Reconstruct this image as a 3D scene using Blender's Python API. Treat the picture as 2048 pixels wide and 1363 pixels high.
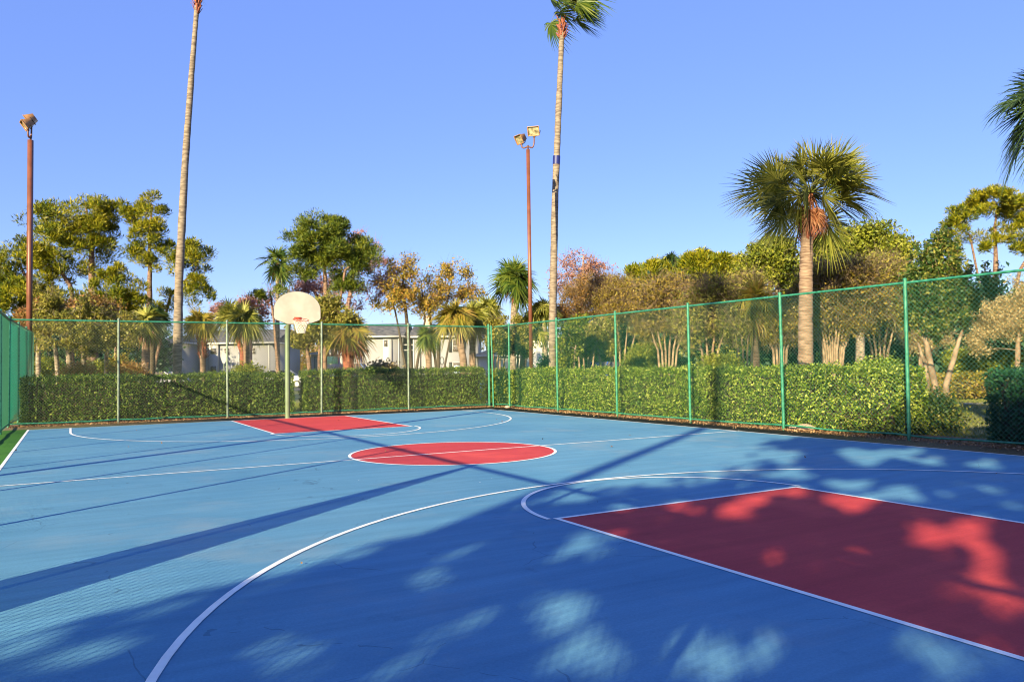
import bpy, math, random
import numpy as np
from mathutils import Vector
rng = np.random.default_rng(7); random.seed(7)
R = math.radians
scn = bpy.context.scene
for o in list(bpy.data.objects): bpy.data.objects.remove(o)

# ------------------------------------------------------------------ camera, sky, sun, exposure
CX, CY, CZ = -5.9706, -12.5744, 1.5308
YAW, PIT, ROL, FPX = 0.5209, 0.0328, -0.0139, 1538.1
fw = np.array([math.sin(YAW)*math.cos(PIT), math.cos(YAW)*math.cos(PIT), math.sin(PIT)])
rt0 = np.array([math.cos(YAW), -math.sin(YAW), 0.0]); up0 = np.cross(rt0, fw)
rt = math.cos(ROL)*rt0 + math.sin(ROL)*up0
up = -math.sin(ROL)*rt0 + math.cos(ROL)*up0
cd = bpy.data.cameras.new('camera'); cam = bpy.data.objects.new('camera', cd)
scn.collection.objects.link(cam); scn.camera = cam
cd.sensor_width = 36; cd.lens = FPX*36/2048; cd.clip_end = 2000; cd.clip_start = 0.05
from mathutils import Matrix
cam.matrix_world = Matrix(((rt[0], up[0], -fw[0], CX), (rt[1], up[1], -fw[1], CY), (rt[2], up[2], -fw[2], CZ), (0, 0, 0, 1)))

SUN_EL, SUN_AZ = 19.9, 54.8+180       # degrees; azimuth clockwise from +Y
w = bpy.data.worlds.new('World'); scn.world = w; w.use_nodes = True
nt = w.node_tree; nt.nodes.clear()
sky = nt.nodes.new('ShaderNodeTexSky'); sky.sky_type = 'NISHITA'; sky.sun_disc = False
sky.sun_elevation = R(SUN_EL); sky.sun_rotation = R(SUN_AZ); sky.air_density = 1.0; sky.dust_density = 0.15; sky.ozone_density = 2.5
hs = nt.nodes.new('ShaderNodeHueSaturation'); hs.inputs['Hue'].default_value = 0.513; hs.inputs['Saturation'].default_value = 1.12
bg = nt.nodes.new('ShaderNodeBackground'); bg.inputs['Strength'].default_value = 0.068
wo = nt.nodes.new('ShaderNodeOutputWorld')
nt.links.new(sky.outputs[0], hs.inputs['Color']); mxs = nt.nodes.new('ShaderNodeMix'); mxs.data_type = 'RGBA'; mxs.inputs[0].default_value = 0.52; mxs.inputs[7].default_value = (1.28, 2.12, 6.1, 1)
nt.links.new(hs.outputs[0], mxs.inputs[6]); nt.links.new(mxs.outputs[2], bg.inputs['Color']); nt.links.new(bg.outputs[0], wo.inputs[0])
sl = bpy.data.lights.new('sun', 'SUN'); sl.energy = 5.0; sl.angle = R(0.53); sl.color = (1.0, 0.87, 0.52)
so = bpy.data.objects.new('sun', sl); scn.collection.objects.link(so)
sd = Vector((math.sin(R(SUN_AZ))*math.cos(R(SUN_EL)), math.cos(R(SUN_AZ))*math.cos(R(SUN_EL)), math.sin(R(SUN_EL))))
so.rotation_euler = sd.to_track_quat('Z', 'Y').to_euler(); so.location = (-30, -30, 30)
scn.view_settings.view_transform = 'Standard'; scn.view_settings.look = 'None'
scn.view_settings.exposure = 1.58; scn.view_settings.gamma = 1.0
scn.render.engine = 'CYCLES'; scn.cycles.filter_width = 1.1; scn.cycles.max_bounces = 6; scn.cycles.transparent_max_bounces = 8

# ------------------------------------------------------------------ helpers
COL = scn.collection
def W(px, py, d):
    """world point seen at photo pixel (2048 wide) at forward distance d"""
    return np.array([CX, CY, CZ]) + d*(fw + rt*(px-1024)/FPX - up*(py-681.5)/FPX)
def G(px, d):
    p = W(px, 738, d); p[2] = 0; return p
def tag(o, label=None, cat=None, group=None, kind=None):
    if label: o['label'] = label
    if cat: o['category'] = cat
    if group: o['group'] = group
    if kind: o['kind'] = kind
    return o
def thing(name, label, cat, loc=(0, 0, 0), group=None):
    o = bpy.data.objects.new(name, None); COL.objects.link(o)
    o.location = loc; o.empty_display_size = .2
    return tag(o, label, cat, group)
class MB:
    def __init__(s): s.v = []; s.f = []; s.n = 0
    def add(s, V, F):
        V = np.asarray(V, float).reshape(-1, 3); F = np.asarray(F, int)
        s.v.append(V); s.f.append(F+s.n); s.n += len(V)
    def build(s, name, mat, parent=None, smooth=False, origin=None):
        V = np.concatenate(s.v); fl = []
        k = set(f.shape[1] for f in s.f)
        me = bpy.data.meshes.new(name)
        if parent is not None: V = V-np.array(parent_loc(parent))
        elif origin is not None: V = V-np.array(origin)
        tot = sum(f.size for f in s.f); nf = sum(len(f) for f in s.f)
        me.vertices.add(len(V)); me.vertices.foreach_set('co', V.astype(np.float32).ravel())
        me.loops.add(tot); me.loops.foreach_set('vertex_index', np.concatenate([f.ravel() for f in s.f]).astype(np.int32))
        me.polygons.add(nf)
        ks = np.concatenate([np.full(len(f), f.shape[1]) for f in s.f])
        st = np.concatenate([[0], np.cumsum(ks)[:-1]])
        me.polygons.foreach_set('loop_start', st.astype(np.int32))
        if smooth: me.polygons.foreach_set('use_smooth', np.ones(nf, bool))
        me.update(calc_edges=True); me.validate()
        o = bpy.data.objects.new(name, me); COL.objects.link(o)
        if mat: me.materials.append(mat)
        if parent is not None: o.parent = parent
        elif origin is not None: o.location = origin
        return o
def parent_loc(p):
    l = Vector((0, 0, 0))
    while p is not None: l = l+p.location; p = p.parent
    return l
BOXF = [[0, 3, 2, 1], [4, 5, 6, 7], [0, 1, 5, 4], [1, 2, 6, 5], [2, 3, 7, 6], [3, 0, 4, 7]]
def box(mb, x0, y0, z0, x1, y1, z1):
    mb.add([[x0, y0, z0], [x1, y0, z0], [x1, y1, z0], [x0, y1, z0], [x0, y0, z1], [x1, y0, z1], [x1, y1, z1], [x0, y1, z1]], BOXF)
def obox(mb, c, ax, ay, az):
    """oriented box, half-axes"""
    c, ax, ay, az = map(np.asarray, (c, ax, ay, az))
    mb.add([c-ax-ay-az, c+ax-ay-az, c+ax+ay-az, c-ax+ay-az, c-ax-ay+az, c+ax-ay+az, c+ax+ay+az, c-ax+ay+az], BOXF)
def tube(mb, P, r, n=6, cap=True, jit=0):
    P = np.asarray(P, float); m = len(P); r = np.broadcast_to(np.asarray(r, float), (m,))
    T = np.gradient(P, axis=0); T /= np.linalg.norm(T, axis=1, keepdims=True)+1e-9
    ref = np.array([1., 0, 0]) if abs(T[0][0]) < .8 else np.array([0, 1., 0])
    U = np.cross(T, ref); U /= np.linalg.norm(U, axis=1, keepdims=True)+1e-9; Wv = np.cross(T, U)
    a = np.arange(n)*2*np.pi/n
    rr = r[:, None]*np.ones((m, n))
    if jit: rr = rr*(1+rng.normal(0, jit, (m, n)))
    V = P[:, None, :]+rr[:, :, None]*(np.cos(a)[None, :, None]*U[:, None, :]+np.sin(a)[None, :, None]*Wv[:, None, :])
    V = V.reshape(-1, 3)
    i, j = np.meshgrid(np.arange(m-1), np.arange(n), indexing='ij'); j2 = (j+1) % n
    F = np.stack([i*n+j, i*n+j2, (i+1)*n+j2, (i+1)*n+j], -1).reshape(-1, 4)
    mb.add(V, F)
    if cap and n >= 3:
        mb.add(V[:n], [list(range(n))[::-1]]); mb.add(V[-n:], [list(range(n))])
def bez(a, b, c, d, n):
    t = np.linspace(0, 1, n)[:, None]; a, b, c, d = map(np.asarray, (a, b, c, d))
    return (1-t)**3*a+3*(1-t)**2*t*b+3*(1-t)*t*t*c+t**3*d
def unit(v):
    v = np.asarray(v, float); return v/(np.linalg.norm(v, axis=-1, keepdims=True)+1e-9)
def leaves(mb, C, size, aspect=.5, normal=None, nb=0., dirv=None, db=0., bend=.15):
    """kite leaves at centres C; nb = bias of normals; db = bias of leaf axis"""
    n = len(C); sz = size*rng.uniform(.65, 1.35, n)[:, None]
    D = unit(rng.normal(size=(n, 3))+(db*dirv if dirv is not None else 0))
    N = rng.normal(size=(n, 3))+(nb*normal if normal is not None else 0)
    N = unit(N-(N*D).sum(1, keepdims=True)*D); S = np.cross(D, N)
    a = C-D*sz*.5; t = C+D*sz*.5-N*sz*bend; l = C+S*sz*aspect*.5+N*sz*.05; r_ = C-S*sz*aspect*.5+N*sz*.05
    V = np.stack([a, l, t, r_], 1).reshape(-1, 3)
    mb.add(V, np.arange(4*n).reshape(-1, 4))

# ------------------------------------------------------------------ materials
def mat(name):
    m = bpy.data.materials.new(name); m.use_nodes = True; t = m.node_tree; t.nodes.clear()
    return m, t, t.nodes.new, t.links.new
def rgb(c): return (*c, 1)
def plain(name, c, rough=.6, metal=0., var=.12, scale=8., bump=0., spec=.5, c2=None):
    m, t, N, L = mat(name)
    b = N('ShaderNodeBsdfPrincipled'); o = N('ShaderNodeOutputMaterial'); L(b.outputs[0], o.inputs[0])
    tc = N('ShaderNodeTexCoord'); nz = N('ShaderNodeTexNoise'); nz.inputs['Scale'].default_value = scale; nz.inputs['Detail'].default_value = 6
    L(tc.outputs['Object'], nz.inputs['Vector'])
    cr = N('ShaderNodeValToRGB'); L(nz.outputs['Fac'], cr.inputs[0])
    d = c2 if c2 else tuple(min(1, x*(1+var)) for x in c)
    cr.color_ramp.elements[0].position = .35; cr.color_ramp.elements[1].position = .65
    cr.color_ramp.elements[0].color = rgb(tuple(x*(1-var) for x in c)); cr.color_ramp.elements[1].color = rgb(d)
    L(cr.outputs[0], b.inputs['Base Color']); b.inputs['Roughness'].default_value = rough; b.inputs['Metallic'].default_value = metal
    b.inputs['Specular IOR Level'].default_value = spec
    if bump:
        bp = N('ShaderNodeBump'); bp.inputs['Strength'].default_value = bump; bp.inputs['Distance'].default_value = .02
        L(nz.outputs['Fac'], bp.inputs['Height']); L(bp.outputs[0], b.inputs['Normal'])
    return m
def foliage(name, cols, trans=.3, scale=.6, mixn=.4, rough=.5):
    m, t, N, L = mat(name)
    g = N('ShaderNodeNewGeometry'); tc = N('ShaderNodeTexCoord'); nz = N('ShaderNodeTexNoise')
    nz.inputs['Scale'].default_value = scale; nz.inputs['Detail'].default_value = 3
    L(tc.outputs['Object'], nz.inputs['Vector'])
    mr = N('ShaderNodeMapRange'); mr.inputs['From Min'].default_value = .3; mr.inputs['From Max'].default_value = .7
    L(nz.outputs['Fac'], mr.inputs['Value'])
    mx = N('ShaderNodeMix'); mx.inputs[0].default_value = mixn
    L(g.outputs['Random Per Island'], mx.inputs[2]); L(mr.outputs[0], mx.inputs[3])
    cr = N('ShaderNodeValToRGB'); e = cr.color_ramp.elements
    while len(e) < len(cols): e.new(.5)
    for i, c in enumerate(cols): e[i].position = i/(len(cols)-1)*.8+.1; e[i].color = rgb(c)
    L(mx.outputs[0], cr.inputs[0])
    b = N('ShaderNodeBsdfPrincipled'); b.inputs['Roughness'].default_value = rough; b.inputs['Specular IOR Level'].default_value = .3
    tr = N('ShaderNodeBsdfTranslucent'); ms = N('ShaderNodeMixShader'); ms.inputs[0].default_value = trans
    L(cr.outputs[0], b.inputs['Base Color']); L(cr.outputs[0], tr.inputs['Color'])
    L(b.outputs[0], ms.inputs[1]); L(tr.outputs[0], ms.inputs[2])
    o = N('ShaderNodeOutputMaterial'); L(ms.outputs[0], o.inputs[0])
    return m
def bark(name, c1, c2, zscale=3., scale=6., bump=.6):
    m, t, N, L = mat(name)
    b = N('ShaderNodeBsdfPrincipled'); o = N('ShaderNodeOutputMaterial'); L(b.outputs[0], o.inputs[0])
    tc = N('ShaderNodeTexCoord'); mp = N('ShaderNodeMapping'); mp.inputs['Scale'].default_value = (1, 1, zscale)
    nz = N('ShaderNodeTexNoise'); nz.inputs['Scale'].default_value = scale; nz.inputs['Detail'].default_value = 8
    L(tc.outputs['Object'], mp.inputs[0]); L(mp.outputs[0], nz.inputs['Vector'])
    cr = N('ShaderNodeValToRGB'); cr.color_ramp.elements[0].position = .38; cr.color_ramp.elements[1].position = .62
    cr.color_ramp.elements[0].color = rgb(c1); cr.color_ramp.elements[1].color = rgb(c2)
    L(nz.outputs['Fac'], cr.inputs[0]); L(cr.outputs[0], b.inputs['Base Color']); b.inputs['Roughness'].default_value = .85
    bp = N('ShaderNodeBump'); bp.inputs['Strength'].default_value = bump; bp.inputs['Distance'].default_value = .03
    L(nz.outputs['Fac'], bp.inputs['Height']); L(bp.outputs[0], b.inputs['Normal'])
    return m
def court_mat(name, base, worn, cracks=True):
    m, t, N, L = mat(name)
    b = N('ShaderNodeBsdfPrincipled'); o = N('ShaderNodeOutputMaterial'); L(b.outputs[0], o.inputs[0])
    tc = N('ShaderNodeTexCoord')
    def noise(s, d=5, rough=.6, mp=None):
        z = N('ShaderNodeTexNoise'); z.inputs['Scale'].default_value = s; z.inputs['Detail'].default_value = d; z.inputs['Roughness'].default_value = rough
        L((mp or tc).outputs['Object' if mp is None else 0], z.inputs['Vector']); return z
    big = noise(.35, 4); cr = N('ShaderNodeValToRGB')
    cr.color_ramp.elements[0].position = .35; cr.color_ramp.elements[0].color = rgb(base)
    cr.color_ramp.elements[1].position = .72; cr.color_ramp.elements[1].color = rgb(worn)
    L(big.outputs['Fac'], cr.inputs[0])
    # brushed streaks
    mp = N('ShaderNodeMapping'); mp.inputs['Scale'].default_value = (.5, 6, 1); mp.inputs['Rotation'].default_value = (0, 0, .35)
    L(tc.outputs['Object'], mp.inputs[0]); st = noise(.9, 5, .65, mp)
    m1 = N('ShaderNodeMix'); m1.data_type = 'RGBA'; m1.blend_type = 'MULTIPLY'; m1.inputs[0].default_value = 1
    r1 = N('ShaderNodeMapRange'); r1.inputs['From Min'].default_value = .3; r1.inputs['From Max'].default_value = .7; r1.inputs['To Min'].default_value = .88; r1.inputs['To Max'].default_value = 1.12
    L(st.outputs['Fac'], r1.inputs['Value']); L(cr.outputs[0], m1.inputs[6]); L(r1.outputs[0], m1.inputs[7])
    # fine grain
    fg = noise(60, 3, .7); r2 = N('ShaderNodeMapRange'); r2.inputs['From Min'].default_value = .3; r2.inputs['From Max'].default_value = .7; r2.inputs['To Min'].default_value = .9; r2.inputs['To Max'].default_value = 1.1
    L(fg.outputs['Fac'], r2.inputs['Value'])
    m2 = N('ShaderNodeMix'); m2.data_type = 'RGBA'; m2.blend_type = 'MULTIPLY'; m2.inputs[0].default_value = 1
    L(m1.outputs[2], m2.inputs[6]); L(r2.outputs[0], m2.inputs[7]); out = m2.outputs[2]
    sn = noise(.55, 7, .62); sr = N('ShaderNodeMapRange'); sr.inputs['From Min'].default_value = .54; sr.inputs['From Max'].default_value = .72; sr.inputs['To Max'].default_value = .5; L(sn.outputs['Fac'], sr.inputs['Value'])
    m6 = N('ShaderNodeMix'); m6.data_type = 'RGBA'; L(sr.outputs[0], m6.inputs[0]); L(out, m6.inputs[6]); m6.inputs[7].default_value = (worn[0]*1.5+.05, worn[1]*.9+.05, worn[2]*.75+.04, 1); out = m6.outputs[2]
    dn = noise(2.3, 6, .7); dr = N('ShaderNodeMapRange'); dr.inputs['From Min'].default_value = .60; dr.inputs['From Max'].default_value = .75; dr.inputs['To Max'].default_value = .5; L(dn.outputs['Fac'], dr.inputs['Value'])
    m7 = N('ShaderNodeMix'); m7.data_type = 'RGBA'; L(dr.outputs[0], m7.inputs[0]); L(out, m7.inputs[6]); m7.inputs[7].default_value = (base[0]*.6, base[1]*.55, base[2]*.55, 1); out = m7.outputs[2]
    if cracks:
        wz = noise(1.2, 3); vm = N('ShaderNodeVectorMath'); vm.operation = 'ADD'
        sc = N('ShaderNodeVectorMath'); sc.operation = 'SCALE'; sc.inputs['Scale'].default_value = .35
        L(wz.outputs['Color'], sc.inputs[0]); L(tc.outputs['Object'], vm.inputs[0]); L(sc.outputs[0], vm.inputs[1])
        vo = N('ShaderNodeTexVoronoi'); vo.feature = 'DISTANCE_TO_EDGE'; vo.inputs['Scale'].default_value = .55
        L(vm.outputs[0], vo.inputs['Vector'])
        lt = N('ShaderNodeMath'); lt.operation = 'LESS_THAN'; lt.inputs[1].default_value = .0022
        L(vo.outputs['Distance'], lt.inputs[0])
        br = noise(1.7, 2); gt = N('ShaderNodeMath'); gt.operation = 'GREATER_THAN'; gt.inputs[1].default_value = .54
        L(br.outputs['Fac'], gt.inputs[0]); mu = N('ShaderNodeMath'); mu.operation = 'MULTIPLY'; L(lt.outputs[0], mu.inputs[0]); L(gt.outputs[0], mu.inputs[1])
        mf = N('ShaderNodeMath'); mf.operation = 'MULTIPLY'; mf.inputs[1].default_value = .28; L(mu.outputs[0], mf.inputs[0])
        m3 = N('ShaderNodeMix'); m3.data_type = 'RGBA'; L(mf.outputs[0], m3.inputs[0]); L(out, m3.inputs[6]); m3.inputs[7].default_value = (.01, .015, .03, 1); out = m3.outputs[2]
        # pale specks
        vs = N('ShaderNodeTexVoronoi'); vs.inputs['Scale'].default_value = 3.2; L(tc.outputs['Object'], vs.inputs['Vector'])
        l2 = N('ShaderNodeMath'); l2.operation = 'LESS_THAN'; l2.inputs[1].default_value = .03; L(vs.outputs['Distance'], l2.inputs[0])
        g3 = N('ShaderNodeSeparateColor'); L(vs.outputs['Color'], g3.inputs[0]); g4 = N('ShaderNodeMath'); g4.operation = 'GREATER_THAN'; g4.inputs[1].default_value = .82; L(g3.outputs[0], g4.inputs[0])
        m5 = N('ShaderNodeMath'); m5.operation = 'MULTIPLY'; L(l2.outputs[0], m5.inputs[0]); L(g4.outputs[0], m5.inputs[1])
        m4 = N('ShaderNodeMix'); m4.data_type = 'RGBA'; L(m5.outputs[0], m4.inputs[0]); L(out, m4.inputs[6]); m4.inputs[7].default_value = (.6, .65, .65, 1); out = m4.outputs[2]
    L(out, b.inputs['Base Color']); b.inputs['Roughness'].default_value = .75; b.inputs['Specular IOR Level'].default_value = .15
    bp = N('ShaderNodeBump'); bp.inputs['Strength'].default_value = .12; bp.inputs['Distance'].default_value = .004
    L(fg.outputs['Fac'], bp.inputs['Height']); L(bp.outputs[0], b.inputs['Normal'])
    return m

M_blue = court_mat('court_blue', (.078, .215, .345), (.115, .265, .385))
M_red = court_mat('court_red', (.41, .040, .046), (.48, .056, .054), cracks=False)
M_line = plain('line_paint', (.78, .78, .76), .6, var=.06, scale=5)
def border_mat():
    m, t, N, L = mat('court_border')
    b = N('ShaderNodeBsdfPrincipled'); o = N('ShaderNodeOutputMaterial'); L(b.outputs[0], o.inputs[0]); b.inputs['Roughness'].default_value = .85; b.inputs['Specular IOR Level'].default_value = .1
    tc = N('ShaderNodeTexCoord'); sx = N('ShaderNodeSeparateXYZ'); L(tc.outputs['Object'], sx.inputs[0])
    nz = N('ShaderNodeTexNoise'); nz.inputs['Scale'].default_value = 1.6; nz.inputs['Detail'].default_value = 8; L(tc.outputs['Object'], nz.inputs['Vector'])
    nf = N('ShaderNodeTexNoise'); nf.inputs['Scale'].default_value = 40; nf.inputs['Detail'].default_value = 4; L(tc.outputs['Object'], nf.inputs['Vector'])
    g = N('ShaderNodeValToRGB'); L(nz.outputs['Fac'], g.inputs[0]); g.color_ramp.elements[0].position = .3; g.color_ramp.elements[1].position = .7
    g.color_ramp.elements[0].color = (.028, .10, .014, 1); g.color_ramp.elements[1].color = (.04, .125, .02, 1)
    d = N('ShaderNodeValToRGB'); L(nf.outputs['Fac'], d.inputs[0]); d.color_ramp.elements[0].position = .35; d.color_ramp.elements[1].position = .65
    d.color_ramp.elements[0].color = (.09, .07, .04, 1); d.color_ramp.elements[1].color = (.26, .20, .12, 1)
    def edge(out, lo, hi):
        ad = N('ShaderNodeMath'); ad.operation = 'MULTIPLY_ADD'; ad.inputs[1].default_value = .5; L(nz.outputs['Fac'], ad.inputs[0]); L(out, ad.inputs[2])
        r = N('ShaderNodeMapRange'); r.inputs['From Min'].default_value = lo+.25; r.inputs['From Max'].default_value = hi+.25; L(ad.outputs[0], r.inputs['Value']); return r.outputs[0]
    ex = edge(sx.outputs[0], 7.0, 7.15); ey = edge(sx.outputs[1], 11.9, 12.35)
    mx = N('ShaderNodeMath'); mx.operation = 'MAXIMUM'; L(ex, mx.inputs[0]); L(ey, mx.inputs[1])
    mm = N('ShaderNodeMix'); mm.data_type = 'RGBA'; L(mx.outputs[0], mm.inputs[0]); L(g.outputs[0], mm.inputs[6]); L(d.outputs[0], mm.inputs[7])
    L(mm.outputs[2], b.inputs['Base Color']); return m
M_border = border_mat()
def ground_mat():
    m, t, N, L = mat('lawn')
    b = N('ShaderNodeBsdfPrincipled'); o = N('ShaderNodeOutputMaterial'); L(b.outputs[0], o.inputs[0]); b.inputs['Roughness'].default_value = .9
    tc = N('ShaderNodeTexCoord'); a = N('ShaderNodeTexNoise'); a.inputs['Scale'].default_value = .25; a.inputs['Detail'].default_value = 6; L(tc.outputs['Object'], a.inputs['Vector'])
    f = N('ShaderNodeTexNoise'); f.inputs['Scale'].default_value = 25; f.inputs['Detail'].default_value = 5; L(tc.outputs['Object'], f.inputs['Vector'])
    c = N('ShaderNodeValToRGB'); L(a.outputs['Fac'], c.inputs[0]); e = c.color_ramp.elements; e[0].position = .35; e[1].position = .65
    e[0].color = (.10, .13, .025, 1); e[1].color = (.22, .19, .06, 1)
    r = N('ShaderNodeMapRange'); r.inputs['From Min'].default_value = .3; r.inputs['From Max'].default_value = .7; r.inputs['To Min'].default_value = .6; r.inputs['To Max'].default_value = 1.4; L(f.outputs['Fac'], r.inputs['Value'])
    x = N('ShaderNodeMix'); x.data_type = 'RGBA'; x.blend_type = 'MULTIPLY'; x.inputs[0].default_value = 1; L(c.outputs[0], x.inputs[6]); L(r.outputs[0], x.inputs[7])
    L(x.outputs[2], b.inputs['Base Color'])
    bp = N('ShaderNodeBump'); bp.inputs['Strength'].default_value = .8; L(f.outputs['Fac'], bp.inputs['Height']); L(bp.outputs[0], b.inputs['Normal']); return m
M_lawn = ground_mat()
M_mulch = plain('mulch', (.16, .09, .045), .9, var=.5, scale=14, bump=.8)
M_fgreen = plain('green_vinyl', (.012, .15, .085), .42, var=.25, scale=14, c2=(.04, .21, .13))
M_fwire = plain('green_wire', (.045, .19, .13), .35, var=.1)
M_wire2 = plain('weathered_wire', (.12, .16, .12), .4, var=.2)
M_fgrey = plain('weathered_post', (.145, .18, .135), .45, var=.3, scale=9)
M_screen = plain('windscreen_fabric', (.012, .21, .15), .8, var=.15, scale=4, bump=.3)
_t = M_screen.node_tree; _b = [n for n in _t.nodes if n.type == 'BSDF_PRINCIPLED'][0]; _o = [n for n in _t.nodes if n.type == 'OUTPUT_MATERIAL'][0]
_tr = _t.nodes.new('ShaderNodeBsdfTranslucent'); _tr.inputs[0].default_value = (.03, .50, .36, 1); _m = _t.nodes.new('ShaderNodeMixShader'); _m.inputs[0].default_value = .5
_t.links.new(_b.outputs[0], _m.inputs[1]); _t.links.new(_tr.outputs[0], _m.inputs[2])
_tp = _t.nodes.new('ShaderNodeBsdfTransparent'); _m2 = _t.nodes.new('ShaderNodeMixShader'); _m2.inputs[0].default_value = .12
_t.links.new(_m.outputs[0], _m2.inputs[1]); _t.links.new(_tp.outputs[0], _m2.inputs[2]); _t.links.new(_m2.outputs[0], _o.inputs[0])
M_brown = plain('brown_pole_paint', (.13, .042, .022), .45, var=.15, scale=4)
M_bronze = plain('bronze_housing', (.30, .15, .06), .4, var=.2)
M_dark = plain('dark_metal', (.03, .025, .03), .5)
M_lens = plain('lamp_glass', (.22, .17, .08), .12, var=.5, scale=9, c2=(.42, .36, .22))
M_conc = plain('concrete', (.36, .31, .25), .9, var=.2, scale=10, bump=.3)
M_hpole = plain('sage_green_paint', (.125, .165, .095), .4, var=.1, scale=3)
M_board = plain('cream_backboard', (.42, .355, .30), .5, var=.10, scale=2.2, c2=(.47, .41, .35))
M_rim = plain('orange_rim', (.36, .045, .02), .4)
M_net = plain('net_cord', (.75, .70, .62), .8)

# foliage palettes
F_hedge = foliage('hedge_leaf', [(.008, .025, .005), (.035, .085, .010), (.12, .19, .02), (.28, .33, .06)], .25, 1.2, .2)
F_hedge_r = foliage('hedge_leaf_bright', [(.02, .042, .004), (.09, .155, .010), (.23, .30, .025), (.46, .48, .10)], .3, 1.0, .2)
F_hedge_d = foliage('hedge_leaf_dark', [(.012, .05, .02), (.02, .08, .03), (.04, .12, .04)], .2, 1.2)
F_pine = foliage('pine_needle', [(.025, .05, .004), (.10, .13, .005), (.24, .22, .008), (.38, .31, .015)], .25, .45)
F_pine2 = foliage('pine_needle_green', [(.018, .04, .008), (.06, .095, .01), (.14, .17, .014), (.22, .22, .02)], .25, .5)
F_autumn = foliage('autumn_leaf', [(.09, .085, .012), (.24, .19, .025), (.42, .27, .04), (.40, .18, .05)], .35, .8)
F_orange = foliage('orange_leaf', [(.10, .07, .02), (.20, .13, .03), (.32, .17, .05), (.30, .12, .04)], .35, .5)
F_pink = foliage('pink_twig_leaf', [(.26, .12, .10), (.38, .19, .16), (.32, .12, .07)], .3, .7)
F_olive = foliage('olive_leaf', [(.05, .06, .01), (.14, .14, .02), (.27, .24, .04), (.36, .28, .07)], .3, .7)
F_myrtle = foliage('myrtle_leaf', [(.07, .065, .012), (.17, .13, .02), (.32, .21, .035), (.22, .24, .035)], .3, .35)
F_green = foliage('green_leaf', [(.04, .065, .01), (.11, .14, .012), (.22, .23, .02), (.32, .30, .04)], .3, .5)
F_mix = foliage('crape_leaf', [(.012, .04, .012), (.03, .075, .015), (.09, .12, .02), (.30, .26, .05)], .3, .9)
F_tan = foliage('tan_leaf', [(.26, .19, .07), (.42, .31, .14), (.50, .38, .20)], .3, .5)
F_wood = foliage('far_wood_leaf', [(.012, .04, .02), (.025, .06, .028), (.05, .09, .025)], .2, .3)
F_palm = foliage('palm_leaf', [(.045, .065, .010), (.12, .13, .016), (.22, .21, .034), (.32, .29, .065)], .2, .8, .3)
F_palm_d = foliage('palm_leaf_dark', [(.012, .03, .012), (.03, .06, .02), (.07, .10, .02)], .2, .8, .3)
F_palm_g = foliage('palm_leaf_green', [(.02, .05, .01), (.06, .10, .012), (.14, .16, .02)], .2, .8, .3)
F_palm_y = foliage('palm_leaf_yellow', [(.07, .08, .012), (.16, .145, .02), (.30, .24, .035), (.30, .18, .05)], .3, .8, .3)
F_dead = foliage('dead_frond', [(.12, .04, .018), (.22, .075, .035), (.28, .14, .07)], .15, 1.2)
F_grass = foliage('grass_blade', [(.07, .11, .015), (.14, .17, .025), (.26, .23, .06)], .3, .4)
F_litter = foliage('litter', [(.12, .06, .03), (.28, .16, .08), (.42, .28, .15)], .1, 1.)
B_pine = bark('pine_bark', (.07, .04, .03), (.24, .14, .09))
B_grey = bark('grey_bark', (.10, .075, .055), (.30, .23, .17))
B_pale = bark('crape_bark', (.14, .09, .055), (.29, .20, .13), 1, 5, .3)
B_pink = bark('twig_bark', (.22, .12, .10), (.36, .22, .18))
B_tall = bark('tall_palm_bark', (.11, .08, .06), (.24, .185, .14), 4, 3.5, .5)
B_sabal = bark('sabal_bark', (.12, .07, .045), (.27, .18, .125), 9, 3.5, .8)
B_boot = bark('boot_bark', (.13, .03, .018), (.30, .09, .05), 2, 6, .8)
B_dark = bark('dark_stem', (.03, .022, .015), (.08, .055, .035))

# ------------------------------------------------------------------ ground and court
def sheet(name, pts, z, m, structure=True):
    mb = MB(); V = [(x, y, z) for x, y in pts]; mb.add(V, [list(range(len(V)))])
    o = mb.build(name, m)
    if structure: o['kind'] = 'structure'
    return o
sheet('ground', [(-350, -200), (450, -200), (450, 500), (-350, 500)], -.05, M_lawn)
sheet('planting_bed', [(-9.5, 13.1), (8.9, 13.1), (8.9, 15.6), (-9.5, 15.6)], -.03, M_mulch)
sheet('planting_bed', [(7.95, -18), (9.6, -18), (9.6, 13.1), (7.95, 13.1)], -.026, M_mulch)
mb = MB(); box(mb, -8.0, -18, -.15, 7.95, 13.25, 0.0); o = mb.build('court_border', M_border); o['kind'] = 'structure'
ft = .3048
Wl, Wr, Lf, Ln = 22.82*ft, 23.16*ft, 38.94*ft, -38.9*ft
kf, FTf, FTn, kn = 5.77*ft, 20.43*ft, -19.89*ft, 5.74*ft
R3f, Y3f, R3n, Y3n = 19.6*ft, 32.7*ft, 19.27*ft, -32.95*ft
sheet('court_surface', [(-Wl, Ln), (Wr, Ln), (Wr, Lf), (-Wl, Lf)], .002, M_blue)
sheet('court_key', [(-kf, FTf), (kf, FTf), (kf, Lf), (-kf, Lf)], .004, M_red)
sheet('court_key', [(-kn, Ln), (kn, Ln), (kn, FTn), (-kn, FTn)], .004, M_red)
t = np.linspace(0, 2*np.pi, 97)[:-1]
sheet('centre_circle', [(6*ft*math.cos(a), 6*ft*math.sin(a)) for a in t], .004, M_red)
LW = .052
lines = MB()
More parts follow.
